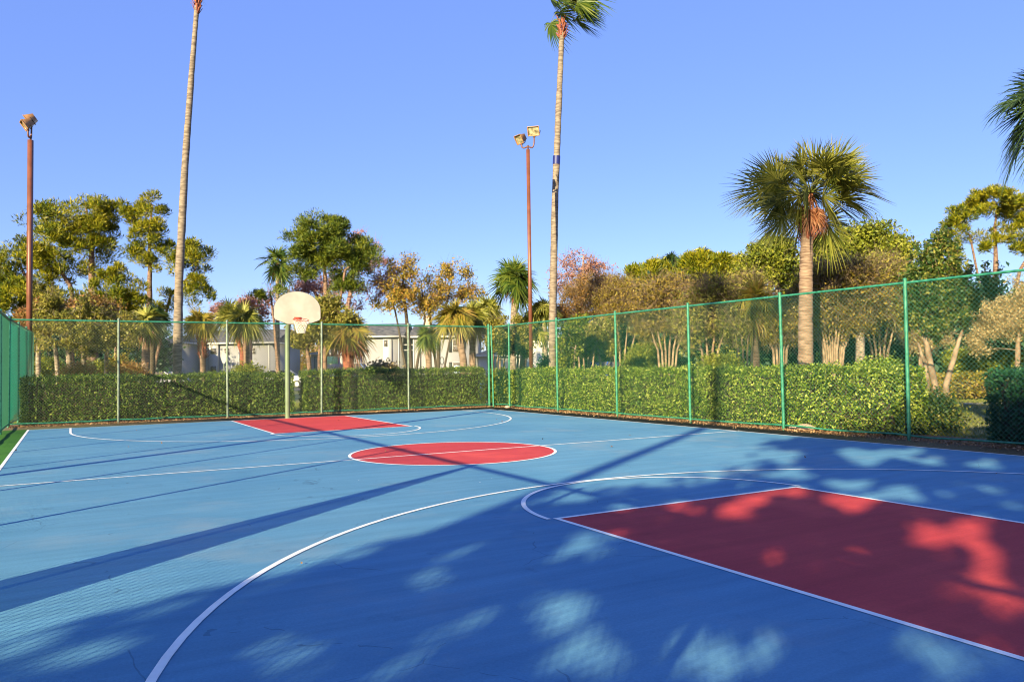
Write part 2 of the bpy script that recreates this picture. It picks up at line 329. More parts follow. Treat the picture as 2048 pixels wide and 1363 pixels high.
def line(P, z=.006, closed=False):
    P = np.array(P, float); n = len(P)
    T = np.gradient(P, axis=0)
    if closed: T = np.roll(P, -1, 0)-np.roll(P, 1, 0)
    T /= np.linalg.norm(T, axis=1, keepdims=True); Nn = np.stack([-T[:, 1], T[:, 0]], 1)*LW/2
    V = np.concatenate([P+Nn, P-Nn]); V = np.c_[V, np.full(2*n, z)]
    i = np.arange(n if closed else n-1); j = (i+1) % n
    lines.add(V, np.stack([i, i+n, j+n, j], 1))
def arc(cx, cy, r, a0, a1, n=64): return [(cx+r*math.cos(a), cy+r*math.sin(a)) for a in np.linspace(R(a0), R(a1), n)]
line([(-Wl, Ln), (-Wl, Lf+LW/2)]); line([(Wr, Ln), (Wr, Lf+LW/2)])
line([(-Wl+LW/2, Lf), (Wr-LW/2, Lf)]); line([(-Wl+LW/2, Ln), (Wr-LW/2, Ln)])
line([(-Wl+LW/2, 0), (Wr-LW/2, 0)], z=.0066)
line(arc(0, 0, 6*ft, 0, 360, 97)[:-1], closed=True, z=.0072)
for s, k, F, L_, r3, y3 in ((1, kf, FTf, Lf, R3f, Y3f), (-1, kn, FTn, Ln, R3n, Y3n)):
    e = s*LW/2
    line([(-k, L_-e), (-k, F-e)]); line([(k, L_-e), (k, F-e)]); line([(-k+LW/2, F), (k-LW/2, F)])
    line(arc(0, F, 6.03*ft, 180 if s > 0 else 0, 360 if s > 0 else 180), z=.0078)
    line([(-r3, L_-e)]+arc(0, y3, r3, 180 if s > 0 else 180, 360 if s > 0 else 0)+[(r3, L_-e)], z=.0084)
o = lines.build('court_line', M_line); o['kind'] = 'structure'

# ------------------------------------------------------------------ chain-link fences
FH = 3.05
def chain_mesh(A, B, z0, z1, pitch=.086, r=.0019):
    """two families of straight wires woven at 45 degrees between A and B"""
    A, B = np.array(A, float), np.array(B, float); Ln_ = np.linalg.norm(B-A); u = (B-A)/Ln_; nrm = np.array([-u[1], u[0]])
    H = z1-z0; V = []; F = []; n = 0
    for s, off in ((1, .0022), (-1, -.0022)):
        x = np.arange(-H if s > 0 else 0, Ln_ if s > 0 else Ln_+H, pitch)
        # wire starts at (x, z0), goes to (x+s*H, z1), clipped to 0..Ln_
        xa, xb = x, x+s*H
        ta = np.zeros_like(x); tb = np.ones_like(x)
        if s > 0: ta = np.clip(-xa/H, 0, 1); tb = np.clip((Ln_-xa)/H, 0, 1)
        else: ta = np.clip((xa-Ln_)/H, 0, 1); tb = np.clip(xa/H, 0, 1)
        ok = tb-ta > .01; x, ta, tb = x[ok], ta[ok], tb[ok]
        p = x+s*H*ta; q = x+s*H*tb; zp = z0+H*ta; zq = z0+H*tb
        d = np.array([s*.7071, .7071]); e = np.array([-d[1], d[0]])
        for k in range(3):
            a = k*2*np.pi/3; du = e[0]*r*math.cos(a); dz = e[1]*r*math.cos(a); dn = off+r*math.sin(a)
            for (xx, zz) in ((p, zp), (q, zq)):
                V.append(np.c_[A[0]+u[0]*(xx+du)+nrm[0]*dn, A[1]+u[1]*(xx+du)+nrm[1]*dn, zz+dz])
        m = len(x); base = n+np.arange(m)
        idx = [base+m*i for i in range(6)]
        for k in range(3):
            k2 = (k+1) % 3; F.append(np.stack([idx[2*k], idx[2*k+1], idx[2*k2+1], idx[2*k2]], 1))
        n += 6*m
    mb = MB(); mb.add(np.concatenate(V), np.concatenate(F)); return mb
def fence(label, A, B, posts, postmats, group=None, wire=M_fwire, wr=.0023, rail=.024, postr=.034):
    th = thing('chain_link_fence', label, 'fence', (A[0], A[1], 0), group)
    chain_mesh(A, B, .06, FH-.02, r=wr).build('wire_mesh', wire, th)
    A3, B3 = np.array([*A, 0.]), np.array([*B, 0.])
    mb = MB(); tube(mb, [A3+[0, 0, FH], B3+[0, 0, FH]], rail, 8); mb.build('top_rail', M_fgreen, th, True)
    n = 40; mb = MB(); P = A3+(B3-A3)*np.linspace(0, 1, n)[:, None]; P[:, 2] = .09+rng.normal(0, .012, n)
    tube(mb, P, .019, 7); mb.build('bottom_rail', M_fgreen, th, True)
    u = unit(B3-A3); nn = np.array([-u[1], u[0], 0])
    for p, pm in zip(posts, postmats):
        mb = MB(); c = np.array([p[0], p[1], 0.])
        lean = rng.normal(0, .012, 2)
        tube(mb, [c+[0, 0, -.1], c+[lean[0]*.5, lean[1]*.5, 1.5], c+[lean[0], lean[1], FH+.05]], postr, 10)
        c2 = c+[lean[0], lean[1], FH+.05]
        tube(mb, [c2, c2+[0, 0, .03], c2+[0, 0, .045]], [.040, .036, .01], 10)
        for z in (.35, .9, 1.5, 2.1, 2.7): tube(mb, [c+[0, 0, z], c+[0, 0, z+.03]], postr+.004, 10)
        mb.build('post', pm, th, True)
    return th
YB, XR, XL = 13.4, 8.15, -7.5
bx = [-4.73, -1.61, 1.43, 4.6]
fence('long chain-link fence behind the far hoop with pale weathered posts', (XL, YB), (7.9, YB), [(x, YB) for x in bx], [M_fgrey]*4, wire=M_wire2, wr=.0020)
ry = [12.28, 9.03, 5.8, 2.68, -.37, -3.4, -6.5, -9.6, -12.7]
fr = fence('bright green chain-link fence along the right side of the court', (XR, YB), (XR, -15.8), [(XR, y) for y in ry+[-15.8]], [M_fgreen]*10)
mb = MB(); tube(mb, [(7.9, YB, -.1), (7.9, YB, FH+.1)], .045, 10); mb.build('post', M_fgreen, fr, True)
mb = MB(); tube(mb, [(8.05, YB-.05, -.1), (8.0, YB-.03, FH+.05)], .034, 10); mb.build('post', M_fgreen, fr, True)
ly = [YB-2.876*i for i in range(11)]
fence('green chain-link fence at the left edge of the court', (XL, YB), (XL, ly[-1]), [(XL, y) for y in ly], [M_fgreen]*11, wr=.003, rail=.042)
# the fence goes on past the corner, carrying a sagging windscreen
f2 = fence('green fence continuing past the far left corner with a windscreen', (XL, YB+.06), (XL+.3, 21.9), [(XL+.1, 16.1), (XL+.2, 19)], [M_fgreen]*2)
def drape(name, label, top, bottom, n=14, m=12, amp=.05, curve=0.):
    """hanging cloth between a top edge and a bottom edge (pairs of points)"""
    mb = MB(); T0, T1 = map(np.array, top); B0, B1 = map(np.array, bottom)
    u = unit(T1-T0); nn = np.cross(u, [0, 0, 1.])
    V = []
    for j in range(m+1):
        v = j/m
        for i in range(n+1):
            s = i/n
            P = (1-v)*(T0+(T1-T0)*s)+v*(B0+(B1-B0)*s)
            P = P+nn*amp*math.sin(s*n*1.3+v*1.5)*(.3+.7*v)-u*curve*s*math.sin(v*math.pi)
            V.append(P)
    F = [[j*(n+1)+i, j*(n+1)+i+1, (j+1)*(n+1)+i+1, (j+1)*(n+1)+i] for j in range(m) for i in range(n)]
    V = np.array(V, float); mb.add(V, F)
    o = mb.build(name, M_screen, None, True, origin=tuple(np.array(bottom[0], float)*[1, 1, 0]))
    return tag(o, label, 'windscreen')
drape('windscreen', 'faded green fabric windscreen sagging beyond the far left corner', ((XL-.06, YB+.1, 3.0), (XL+.24, 21.7, 3.02)), ((XL-.12, YB+.1, .05), (XL+.05, 17.7, .35)), amp=.10, curve=-.3)
drape('windscreen', 'loose windscreen gathered on the left fence near the camera', ((XL+.05, -6.67, 3.0), (XL+.05, -6.80, 3.0)), ((XL+.05, -6.42, .05), (XL+.05, -7.5, .05)), amp=.05)

# ------------------------------------------------------------------ basketball hoop
def hoop():
    hx, hy = -.06, 11.95
    th = thing('basketball_hoop', 'basketball hoop with cream fan-shaped backboard on a bent sage green pole', 'basketball hoop', (hx, hy, 0))
    mb = MB()
    P = [(hx, hy, 0), (hx, hy, 1.2), (hx, hy, 2.35)]+[tuple(p) for p in bez((hx, hy, 2.45), (hx, hy, 2.95), (hx+.02, hy-.28, 3.22), (hx+.04, hy-.95, 3.3), 9)]
    tube(mb, P, .076, 14); mb.build('pole', M_hpole, th, True)
    by = hy-1.05; cx = hx+.06
    # fan shape: 1.37 wide, .9 tall
    hw, zb = .70, 2.93
    prof = [(-.30, zb-.03), (.30, zb-.03), (hw-.04, zb+.10), (hw, zb+.16), (hw, zb+.40)]
    top = [(hw*math.cos(a), zb+.40+.56*math.sin(a)) for a in np.linspace(0, math.pi, 25)][1:-1]
    prof += top+[(-hw, zb+.40), (-hw, zb+.16), (-hw+.04, zb+.10)]
    n = len(prof); mb = MB()
    V = [(cx+x, by, z) for x, z in prof]+[(cx+x, by+.035, z) for x, z in prof]
    mb.add(V, [list(range(n))]); mb.add(V, [[i+n for i in range(n)][::-1]])
    mb.add(V, [[i, i+n, (i+1) % n+n, (i+1) % n] for i in range(n)])
    bb = mb.build('backboard', M_board, th)
    mb = MB(); pts = [(cx+x*1.0, by+.017, z) for x, z in prof]; tube(mb, pts+pts[:1], .012, 6); mb.build('edge_trim', M_dark, bb, True)
    mb = MB(); zr = 3.06
    box(mb, cx-.11, by-.02, zr-.14, cx+.11, by-.003, zr+.05); box(mb, cx-.06, by-.17, zr-.03, cx+.06, by-.021, zr-.012)
    tube(mb, [(cx-.09, by-.02, zr-.13), (cx-.12, by-.3, zr-.02)], .007, 5); tube(mb, [(cx+.09, by-.02, zr-.13), (cx+.12, by-.3, zr-.02)], .007, 5)
    mb.build('bracket', M_rim, th)
    rc = np.array([cx, by-.15-.228, zr]); a = np.linspace(0, 2*np.pi, 33)
    mb = MB(); tube(mb, np.c_[rc[0]+.228*np.cos(a), rc[1]+.228*np.sin(a), zr-.24*(.228-.228*np.sin(a))], .011, 6, False); mb.build('rim', M_rim, th, True)
    mb = MB(); K = 12; rows = 7
    def npt(i, j):
        v = i/rows; rr = .225*(1-.5*v**.8)
        an = 2*np.pi*(j+.5*(i % 2))/K
        return np.array([rc[0]+rr*math.cos(an), rc[1]+rr*math.sin(an), zr-.01-.42*v-.24*(.228-rr*math.sin(an))*(1-v*.6)])
    for i in range(rows):
        for j in range(K):
            tube(mb, [npt(i, j), npt(i+1, j)], .006, 4, False); tube(mb, [npt(i, j), npt(i+1, j-1 if i % 2 == 0 else j+1)], .006, 4, False)
    mb.build('net', M_net, th)
    mb = MB()
    for s in (-1, 1):
        tube(mb, [(hx+.04, hy-.85, 3.28), (cx+s*.4, by+.04, 3.55)], .02, 6); tube(mb, [(hx+.04, hy-.85, 3.25), (cx+s*.35, by+.04, 3.05)], .02, 6)
    mb.build('brace', M_hpole, th)
hoop()

# ------------------------------------------------------------------ floodlight poles
def floodlight(parent, c, aim, wdt=.46, hgt=.36, yoke=True):
    c = np.array(c, float); a = unit(np.array(aim, float)); s = unit(np.cross(a, [0, 0, 1.])); u = np.cross(s, a)
    hw, hh, dp = wdt/2, hgt/2, .30
    f = c+a*dp*.5; b = c-a*dp*.5; mb = MB()
    V = []
    for q, k in ((f, 1.), (b, .62)):
        V += [q-s*hw*k-u*hh*k, q+s*hw*k-u*hh*k, q+s*hw*k+u*hh*k, q-s*hw*k+u*hh*k]
    V = np.array(V); mb.add(V, [[4, 5, 6, 7], [0, 1, 5, 4], [1, 2, 6, 5], [2, 3, 7, 6], [3, 0, 4, 7]])
    # hood rim
    for p, q in ((0, 1), (1, 2), (2, 3), (3, 0)): tube(mb, [V[p]+a*.01, V[q]+a*.01], .018, 5)
    h = mb.build('floodlight', M_bronze, parent)
    mb = MB(); mb.add([V[0]-a*.02+s*.02, V[1]-a*.02-s*.02, V[2]-a*.02-s*.02, V[3]-a*.02+s*.02], [[0, 1, 2, 3]]); mb.build('lens', M_lens, h)
    mb = MB(); d = -u*.30
    tube(mb, bez(c+s*(hw+.02), c+s*(hw+.02)+d, c-s*(hw+.02)+d, c-s*(hw+.02), 12), .014, 5); mb.build('yoke', M_dark, h)
    return c-u*.24
def light_pole(label, base, top_z, arms, group):
    base = np.array([base[0], base[1], 0.])
    th = thing('floodlight_pole', label, 'light pole', tuple(base), group)
    mb = MB(); hw = .072
    c = base+[0, 0, top_z/2]; obox(mb, c, unit(rt0)*hw, unit([fw[0], fw[1], 0])*hw, [0, 0, top_z/2]); mb.build('pole', M_brown, th)
    mb = MB(); obox(mb, base+[0, 0, .10], [.28, 0, 0], [0, .28, 0], [0, 0, .16]); mb.build('footing', M_conc, th)
    t_ = base+[0, 0, top_z]
    for off, aim, hz, wd in arms:
        off = np.array(off, float); e = t_+off
        low = floodlight(th, e+[0, 0, hz+.22], aim, wd)
        mb = MB(); tube(mb, [t_-[0, 0, .05], t_+[0, 0, .18]], .035, 8)
        tube(mb, bez(t_+[0, 0, .14], t_+off*.75+[0, 0, .02], e+[0, 0, .05], e+[0, 0, hz], 9), .03, 8)
        tube(mb, [e+[0, 0, hz-.06], e+[0, 0, hz+.02]], .05, 8)
        mb.build('bracket', M_brown, th, True)
r2 = np.array([rt0[0], rt0[1], 0]); tw = -np.array([fw[0], fw[1], 0])
light_pole('brown square floodlight pole with a forked bracket behind the far right corner', (10.0, 13.75), 10.25,
           [(-r2*.26, -r2*1.0+tw*.75+np.array([0, 0, -.75]), .25, .40), (r2*.26, -r2*.25+tw*1.+np.array([0, 0, -.45]), .55, .46)], 'floodlight poles round the court')
pl = G(58, 28.4)
light_pole('brown square floodlight pole at the far left beyond the hedge', (pl[0], pl[1]), 10.2,
           [(-tw*.1-r2*.03, -r2*1.+tw*.4+np.array([0, 0, -.75]), .6, .46), (tw*.16+r2*.0, -r2*1.+tw*.8+np.array([0, 0, -.9]), .35, .42)], 'floodlight poles round the court')
light_pole('brown floodlight pole left of the picture that throws the long thin shadow', (-9.0, -.14), 10.2,
           [(r2*.2, r2*1.+np.array([0, 0, -.6]), .4, .46)], 'floodlight poles round the court')

# ------------------------------------------------------------------ hedges
def hedge(label, A, B, wd, ht, fol, dens=1150, size=.076, name='hedge', bumpy=.04, taper=0., cat='hedge'):
    A, B = np.array([*A, 0.]), np.array([*B, 0.]); Ln_ = np.linalg.norm(B-A); u = (B-A)/Ln_; nn = np.array([-u[1], u[0], 0])
    th = thing(name, label, cat, tuple((A+B)/2))
    ph = rng.uniform(0, 6, 6)
    def bump_(s, z, k=0): return bumpy*(np.sin(s*1.7+ph[0]+k)+.6*np.sin(s*4.1+ph[1]+z*3)+.5*np.sin(z*6+ph[2]+s*2.3))
    mb = MB()
    specs = [(Ln_*ht, 'F'), (Ln_*ht, 'K'), (Ln_*wd, 'T'), (wd*ht, 'A'), (wd*ht, 'B')]
    for area, side in specs:
        k = 0.45 if side == 'K' else 1.
        n = int(area*dens*k)
        if side in 'FK':
            s = rng.uniform(0, Ln_, n); z = ht*rng.uniform(0.02, 1, n)**.9; sg = -1 if side == 'F' else 1
            nv = np.tile(nn*sg, (n, 1)); w_ = wd/2+bump_(s, z, sg)-np.abs(rng.normal(0, .10, n))+rng.exponential(.02, n)
            P = A+u*s[:, None]+nn*(sg*w_)[:, None]+np.array([0, 0, 1.])*z[:, None]
        elif side == 'T':
            s = rng.uniform(0, Ln_, n); v = rng.uniform(-.5, .5, n)*wd
            nv = np.tile([0, 0, 1.], (n, 1)); z = ht+bump_(s, v*2)*.6-np.abs(rng.normal(0, .06, n))+rng.exponential(.03, n)
            P = A+u*s[:, None]+nn*v[:, None]+np.array([0, 0, 1.])*z[:, None]
        else:
            v = rng.uniform(-.5, .5, n)*wd; z = ht*rng.uniform(.02, 1, n); sg = -1 if side == 'A' else 1
            nv = np.tile(u*sg, (n, 1)); e = (0 if side == 'A' else Ln_)+sg*(bump_(v*3, z)-np.abs(rng.normal(0, .06, n)))
            P = A+u*e[:, None]+nn*v[:, None]+np.array([0, 0, 1.])*z[:, None]
        leaves(mb, P, size, .5, nv, .9, np.array([0, 0, .4]), .6)
    mb.build('foliage', fol, th)
    # twigs, and a solid dark box standing in for the shade between leaves
    mb = MB(); n = int(Ln_*wd*30)
    for _ in range(n):
        p = A+u*rng.uniform(.1, Ln_-.1)+nn*rng.uniform(-.35, .35)*wd; q = p+np.array([rng.normal(0, .12), rng.normal(0, .12), ht*rng.uniform(.7, .93)])
        tube(mb, [p, (p+q)/2+rng.normal(0, .03, 3), q], [.014, .010, .005], 4, False)
    c = (A+B)/2; i_ = .20
    obox(mb, c+[0, 0, ht/2-.08], u*(Ln_/2-i_), nn*(wd/2-i_), [0, 0, ht/2-.12])
    mb.build('branches_dark_core', B_dark, th)
    return th
yh = YB+.95
def bxat(px, yy=YB+.45):
    d = fw+rt*(px-1024)/FPX-up*(770-681.5)/FPX; t_ = (yy-CY)/d[1]; return CX+t_*d[0]
hedge('clipped dark green hedge along the far side, from the left corner to the hoop', (bxat(40), yh), (bxat(590), yh), .95, 1.38, F_hedge)
hedge('clipped dark green hedge right of the far hoop up to the far right corner', (bxat(612), yh+.05), (8.0, yh+.05), 1.0, 1.45, F_hedge)
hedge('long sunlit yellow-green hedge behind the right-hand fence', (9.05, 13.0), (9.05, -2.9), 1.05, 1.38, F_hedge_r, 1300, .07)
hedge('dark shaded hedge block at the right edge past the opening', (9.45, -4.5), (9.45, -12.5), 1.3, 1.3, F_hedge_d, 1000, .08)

# ------------------------------------------------------------------ trees
def grow(trunk_mb, nodes, radii, targets, rmin=.012, rk=.02, sides=5, sag=.0, climb=.35):
    """connect every target to the nearest growing point with a tapered limb"""
    nodes = [np.array(p) for p in nodes]; radii = list(radii)
    base = np.mean(nodes, 0); order = np.argsort([np.min(np.linalg.norm(np.array(nodes)-t_, axis=1)) for t_ in targets])
    for k in order:
        t_ = targets[k]; NN = np.array(nodes); d = np.linalg.norm(NN-t_, axis=1)
        up_pen = np.maximum(0, NN[:, 2]-t_[2])*1.2
        i = int(np.argmin(d+up_pen)); p = NN[i]; L_ = d[i]
        if L_ < .05: continue
        dirv = (t_-p); mid1 = p+dirv*.35+np.array([0, 0, -sag*L_])+rng.normal(0, .06*L_, 3); mid2 = p+dirv*.7+np.array([0, 0, climb*.2*L_])+rng.normal(0, .06*L_, 3)
        C = bez(p, mid1, mid2, t_, 6); r0 = min(radii[i]*.75, rk*L_+rmin); rr = np.linspace(r0, max(rmin*.6, r0*.35), 6)
        tube(trunk_mb, C, rr, sides, False)
        for q, r_ in zip(C[2:], rr[2:]): nodes.append(q); radii.append(r_)
    return nodes
def tree(name, label, cat, d, trunks, crowns, fol, bk, clump=.5, nl=60, size=.14, aspect=.5, style='broad', group=None,
         rk=.02, flat=.7, twigs=0, nodestart=.35, depthk=1., rmin=.012, hollow=.0, lump=2.5, lumpr=.13):
    """trunks: lists of (px, py, radius); crowns: (px, py, rx, ry, clumps) in photo pixels at distance d"""
    reseed(label); sc = d/FPX
    b = G(trunks[0][0][0], d) if len(trunks[0][0]) == 3 else np.array(trunks[0][0][:3])
    th = thing(name, label, cat, tuple(b), group)
    tm = MB(); nodes = []; rad = []
    for tr in trunks:
        P = [W(px, py, d+(0 if i < 1 else rng.normal(0, .015)*d*.2)) for i, (px, py, r_) in enumerate(tr)]; P[0][2] = min(P[0][2], -.03); 
        if tr[0][1] > 736: P[0][2] = -.05
        rr = [q[2] for q in tr]
        # resample smooth
        P = np.array(P); tt = np.linspace(0, len(P)-1, 4*(len(P)-1)+1); k = np.clip(tt.astype(int), 0, len(P)-2); f = (tt-k)[:, None]
        PP = P[k]*(1-f)+P[k+1]*f; PP[1:-1] += rng.normal(0, .25*min(rr), (len(PP)-2, 3)); r2_ = np.interp(tt, range(len(P)), rr)
        tube(tm, PP, r2_, 8, True, .04)
        s = int(len(PP)*nodestart)
        nodes += list(PP[s:]); rad += list(r2_[s:])
    T = []
    for (px, py, rx, ry, n) in crowns:
        c = W(px, py, d); k = 0
        if style == 'pine': hollow = .3; n = int(n*1.45)
        nsub = max(4, int(n/(1.2 if style == 'pine' else lump))); sub = unit(rng.normal(size=(nsub, 3)))*(rng.uniform(.1, 1, (nsub, 1))**.45)*.86
        while k < n:
            v = sub[rng.integers(nsub)]+rng.normal(size=3)*(.09 if style == 'pine' else lumpr)*[1, 1, .9]; l = np.linalg.norm(v)
            if l > 1.25 or l < hollow: continue
            T.append(c+rt0*v[0]*rx*sc+up0*v[2]*ry*sc+np.array([fw[0], fw[1], 0])*v[1]*rx*sc*depthk); k += 1
    T = np.array(T); T = T[T[:, 2] > .3]
    if len(T): grow(tm, nodes, rad, T, rmin, rk)
    cm = MB(); cc = np.repeat(T, nl, 0); n = len(cc)
    cr = np.repeat(rng.uniform(.6, 1.3, len(T)), nl)[:, None]*clump
    if style == 'broad':
        v = unit(rng.normal(size=(n, 3)))*(rng.uniform(0, 1, (n, 1))**.5)*[1, 1, flat]
        P = cc+v*cr; leaves(cm, P, size, aspect, v, .6, np.array([0, 0, -.3]), 1.)
    elif style == 'pine':
        v = unit(rng.normal(size=(n, 3))+[0, 0, .35])*(rng.uniform(.25, 1, (n, 1))**.6)*[1, 1, .8]
        P = cc+v*cr; leaves(cm, P, size, aspect, None, 0, unit(v+[0, 0, .45]), 2.6, .05)
    elif style == 'spire':
        # upright shoots with leaves along them
        K = 14; m = len(T); tip = T+np.c_[rng.normal(0, .25, m), rng.normal(0, .25, m), rng.uniform(.5, 1.3, m)]*clump*2
        for a_, b_ in zip(T, tip): tube(tm, [a_, b_], [.008, .003], 3, False)
        f = rng.uniform(0, 1, n)[:, None]; P = cc+(np.repeat(tip, nl, 0)-cc)*f+rng.normal(0, .09, (n, 3))*clump*2
        leaves(cm, P, size, aspect, None, 0, np.array([0, 0, .5]), .8)
    P_ = None
    if twigs:
        m = len(T)
        for _ in range(twigs):
            dv = unit(rng.normal(size=(m, 3))+[0, 0, .5])*clump*rng.uniform(.8, 1.9, (m, 1))
            for a_, b_ in zip(T, T+dv): tube(tm, [a_, a_*.5+b_*.5+rng.normal(0, .04, 3), b_], [rmin*.7, rmin*.5, rmin*.25], 3, False)
    tm.build('trunk', bk, th, True); cm.build('crown', fol, th)
    return th

import zlib
def reseed(label):
    global rng; rng = np.random.default_rng(zlib.crc32(label.encode()))
def palm(name, label, d, trunk, hub, nfr, flen, pet, fol, bk, el=(-60, 85), nseg=26, wdt=.045, wind=None, droop=.35, dead=0, group=None, deadlen=.7, boots=0, azf=None, split=.35):
    reseed(label); b = G(trunk[0][0], d)
    th = thing(name, label, 'palm tree', tuple(b), group)
    P = np.array([W(px, py, d) for px, py, r_ in trunk]); P[0][2] = -.05; rr = np.array([q[2] for q in trunk])
    tt = np.linspace(0, len(P)-1, 14*(len(P)-1)+1); k = np.clip(tt.astype(int), 0, len(P)-2); f = (tt-k)[:, None]
    PP = P[k]*(1-f)+P[k+1]*f; r2_ = np.interp(tt, range(len(P)), rr)*(1+rng.normal(0, .035, len(tt)))
    tm = MB(); tube(tm, PP, r2_, 14, True, .02)
    H = W(hub[0], hub[1], d); tm.build('trunk', bk, th, True)
    if boots:
        bm = MB(); top = PP[-1]
        for _ in range(boots):
            q = PP[rng.integers(int(len(PP)*.55), len(PP))] if boots > 60 else top+rng.uniform(-.5, .45)*np.array([0, 0, 1.])*boots/60
            a_ = rng.uniform(0, 6.28); o_ = np.array([math.cos(a_), math.sin(a_), 0]); r_ = rr[-1]
            p0 = q+o_*r_*.8; p1 = p0+o_*rng.uniform(.05, .2)+np.array([0, 0, rng.uniform(.15, .4)])
            obox(bm, (p0+p1)/2, (p1-p0)/2, np.cross(o_, [0, 0, 1.])*.035, o_*.012+np.array([0, 0, .004]))
        bm.build('leaf_boots', B_boot, th)
    cm = MB(); dm = MB(); pm = MB()
    wv = np.zeros(3) if wind is None else np.array(wind, float)
    def frond(mbx, a_, e_, L_, pl, dr, ns, w_, jit=.0):
        dirv = np.array([math.cos(a_)*math.cos(e_), math.sin(a_)*math.cos(e_), math.sin(e_)])
        p1 = H+unit(dirv+wv*.3)*pl*.55+np.array([0, 0, .05*pl]); p2 = H+unit(dirv+wv*.6)*pl+np.array([0, 0, -dr*.25*pl])
        C = bez(H, H+(p1-H)*.6, p1, p2, 5); tube(pm if mbx is cm else dm, C, [.022, .018, .015, .012, .010], 4, False)
        f_ = unit(p2-p1+np.array([0, 0, -dr*.3])+wv*pl*.6); s_ = np.cross(f_, [0, 0, 1.]); s_ = unit(s_) if np.linalg.norm(s_) > .05 else np.array([math.sin(a_), -math.cos(a_), 0])
        roll = rng.normal(0, .75); n_ = np.cross(s_, f_); s_, n_ = s_*math.cos(roll)+n_*math.sin(roll), n_*math.cos(roll)-s_*math.sin(roll)
        th_ = np.linspace(-2.1, 2.1, ns)+rng.normal(0, .03, ns)
        ll = L_*(.78+.22*np.cos(th_))*rng.uniform(.9, 1.08, ns)
        costa = f_*L_*.22
        D = np.cos(th_)[:, None]*f_+np.sin(th_)[:, None]*s_+(.28*np.abs(np.sin(th_)))[:, None]*n_
        D = unit(D); B0 = p2+costa*np.maximum(0, np.cos(th_))[:, None]*.6
        Sd = unit(np.cross(D, n_)+rng.normal(0, .25, (ns, 3)))
        fr_ = [0, split, .72, 1.]; wd_ = [w_*.35, w_, w_*.55, w_*.06]; V = []
        for q, (t_, ww) in enumerate(zip(fr_, wd_)):
            g = np.array([0, 0, -1.])*(dr*ll*t_**2.2)[:, None]+wv*(ll*t_**2*.55)[:, None]+rng.normal(0, .02, (ns, 3))*t_
            Cc = B0+D*(ll*t_)[:, None]+g; V += [Cc-Sd*ww*.5, Cc+Sd*ww*.5]
        V = np.stack(V, 1)  # ns,8,3
        idx = np.arange(ns)[:, None]*8; F = np.concatenate([idx+[0, 1, 3, 2], idx+[2, 3, 5, 4], idx+[4, 5, 7, 6]])
        mbx.add(V.reshape(-1, 3), F)
    for i in range(nfr):
        a_ = i*2.39996+rng.normal(0, .15); u_ = (i+.5)/nfr
        if azf is not None: a_ = azf(i, a_)
        e_ = R(el[0]+(el[1]-el[0])*u_**.85)+rng.normal(0, .16)
        frond(cm, a_, e_, flen*rng.uniform(.72, 1.12), pet*rng.uniform(.6, 1.18)*(1-.25*u_), droop*(1.2-.6*u_), nseg, wdt)
    for i in range(dead):
        frond(dm, rng.uniform(0, 6.28), R(rng.uniform(-85, -60)), deadlen*rng.uniform(.7, 1.1), pet*.5, .5, max(8, nseg//2), wdt*.8)
    cm.build('crown', fol, th)
    if pm.v: pm.build('leaf_stalks', B_palmstalk, th)
    if dm.v: dm.build('dead_fronds', F_dead, th)
    return th
B_palmstalk = plain('palm_stalk', (.10, .11, .02), .5)

# tall washingtonias
palm('tall_palm', 'very tall bare palm trunk at the left, crown cut off by the top edge', 34, [(353, 752, .20), (358, 560, .18), (370, 330, .15), (383, 150, .125), (394, 12, .10)], (399, -95),
     22, 1.0, 1.1, F_palm_g, B_tall, (-35, 80), 22, .06, wind=(.6, -.3, 0), dead=0, boots=50, group=None)
palm('tall_palm', 'very tall palm with wind-blown crown at the top centre, dark blue band round its trunk', 34, [(1103, 752, .18), (1106, 600, .165), (1110, 400, .15), (1118, 200, .135), (1124, 62, .115)], (1130, 10),
     24, .85, 1.0, F_palm_g, B_tall, (-35, 80), 26, .07, wind=(.7, -.35, -.08), dead=0, boots=50, droop=.3)
mb = MB(); P = np.array([W(1112.6, 329, 34), W(1113.3, 312, 34)]); tube(mb, P, .163, 14)
o = mb.build('trunk_band', plain('blue_band', (.01, .015, .12), .5), None, True, origin=tuple(P[0])); tag(o, 'dark blue band wrapped round the tall central palm trunk', 'band')
fr_palm = palm('sabal_palm', 'large round-headed cabbage palm standing behind the right-hand fence', 21.5, [(1609, 748, .205), (1611, 650, .20), (1612, 560, .18), (1613, 500, .17), (1615, 452, .17)], (1622, 384),
     38, 1.2, 1.08, F_palm, B_sabal, (-38, 60), 60, .042, droop=.17, split=.5, dead=22, deadlen=.45, boots=60)
palm('sabal_palm', 'dark palm whose fronds reach in at the right edge of the picture', 12.5, [(2126, 760, .2), (2122, 500, .18), (2118, 260, .17)], (2118, 212), 34, .72, .62, F_palm_d, B_sabal, (-55, 80), 40, .03, droop=.45)
palm('tall_palm', 'slim distant fan palm on a thin trunk above the hoop', 62, [(556, 752, .2), (555, 640, .16), (555, 545, .13)], (555, 525), 26, 1.15, .8, F_palm_g, B_grey, (-75, 85), 20, .10, dead=8, deadlen=1.)
palm('sabal_palm', 'green cabbage palm standing just left of the right floodlight pole', 36, [(1024, 756, .17), (1026, 660, .16), (1030, 590, .15)], (1030, 560), 34, .85, .58, F_palm_g, B_grey, (-60, 85), 26, .075, dead=6)
palm('sabal_palm', 'bushy olive palm partly hidden by the tall central trunk', 37, [(1092, 756, .15), (1090, 690, .14), (1088, 640, .14)], (1088, 618), 26, .7, .42, F_palm, B_grey, (-60, 80), 22, .075)
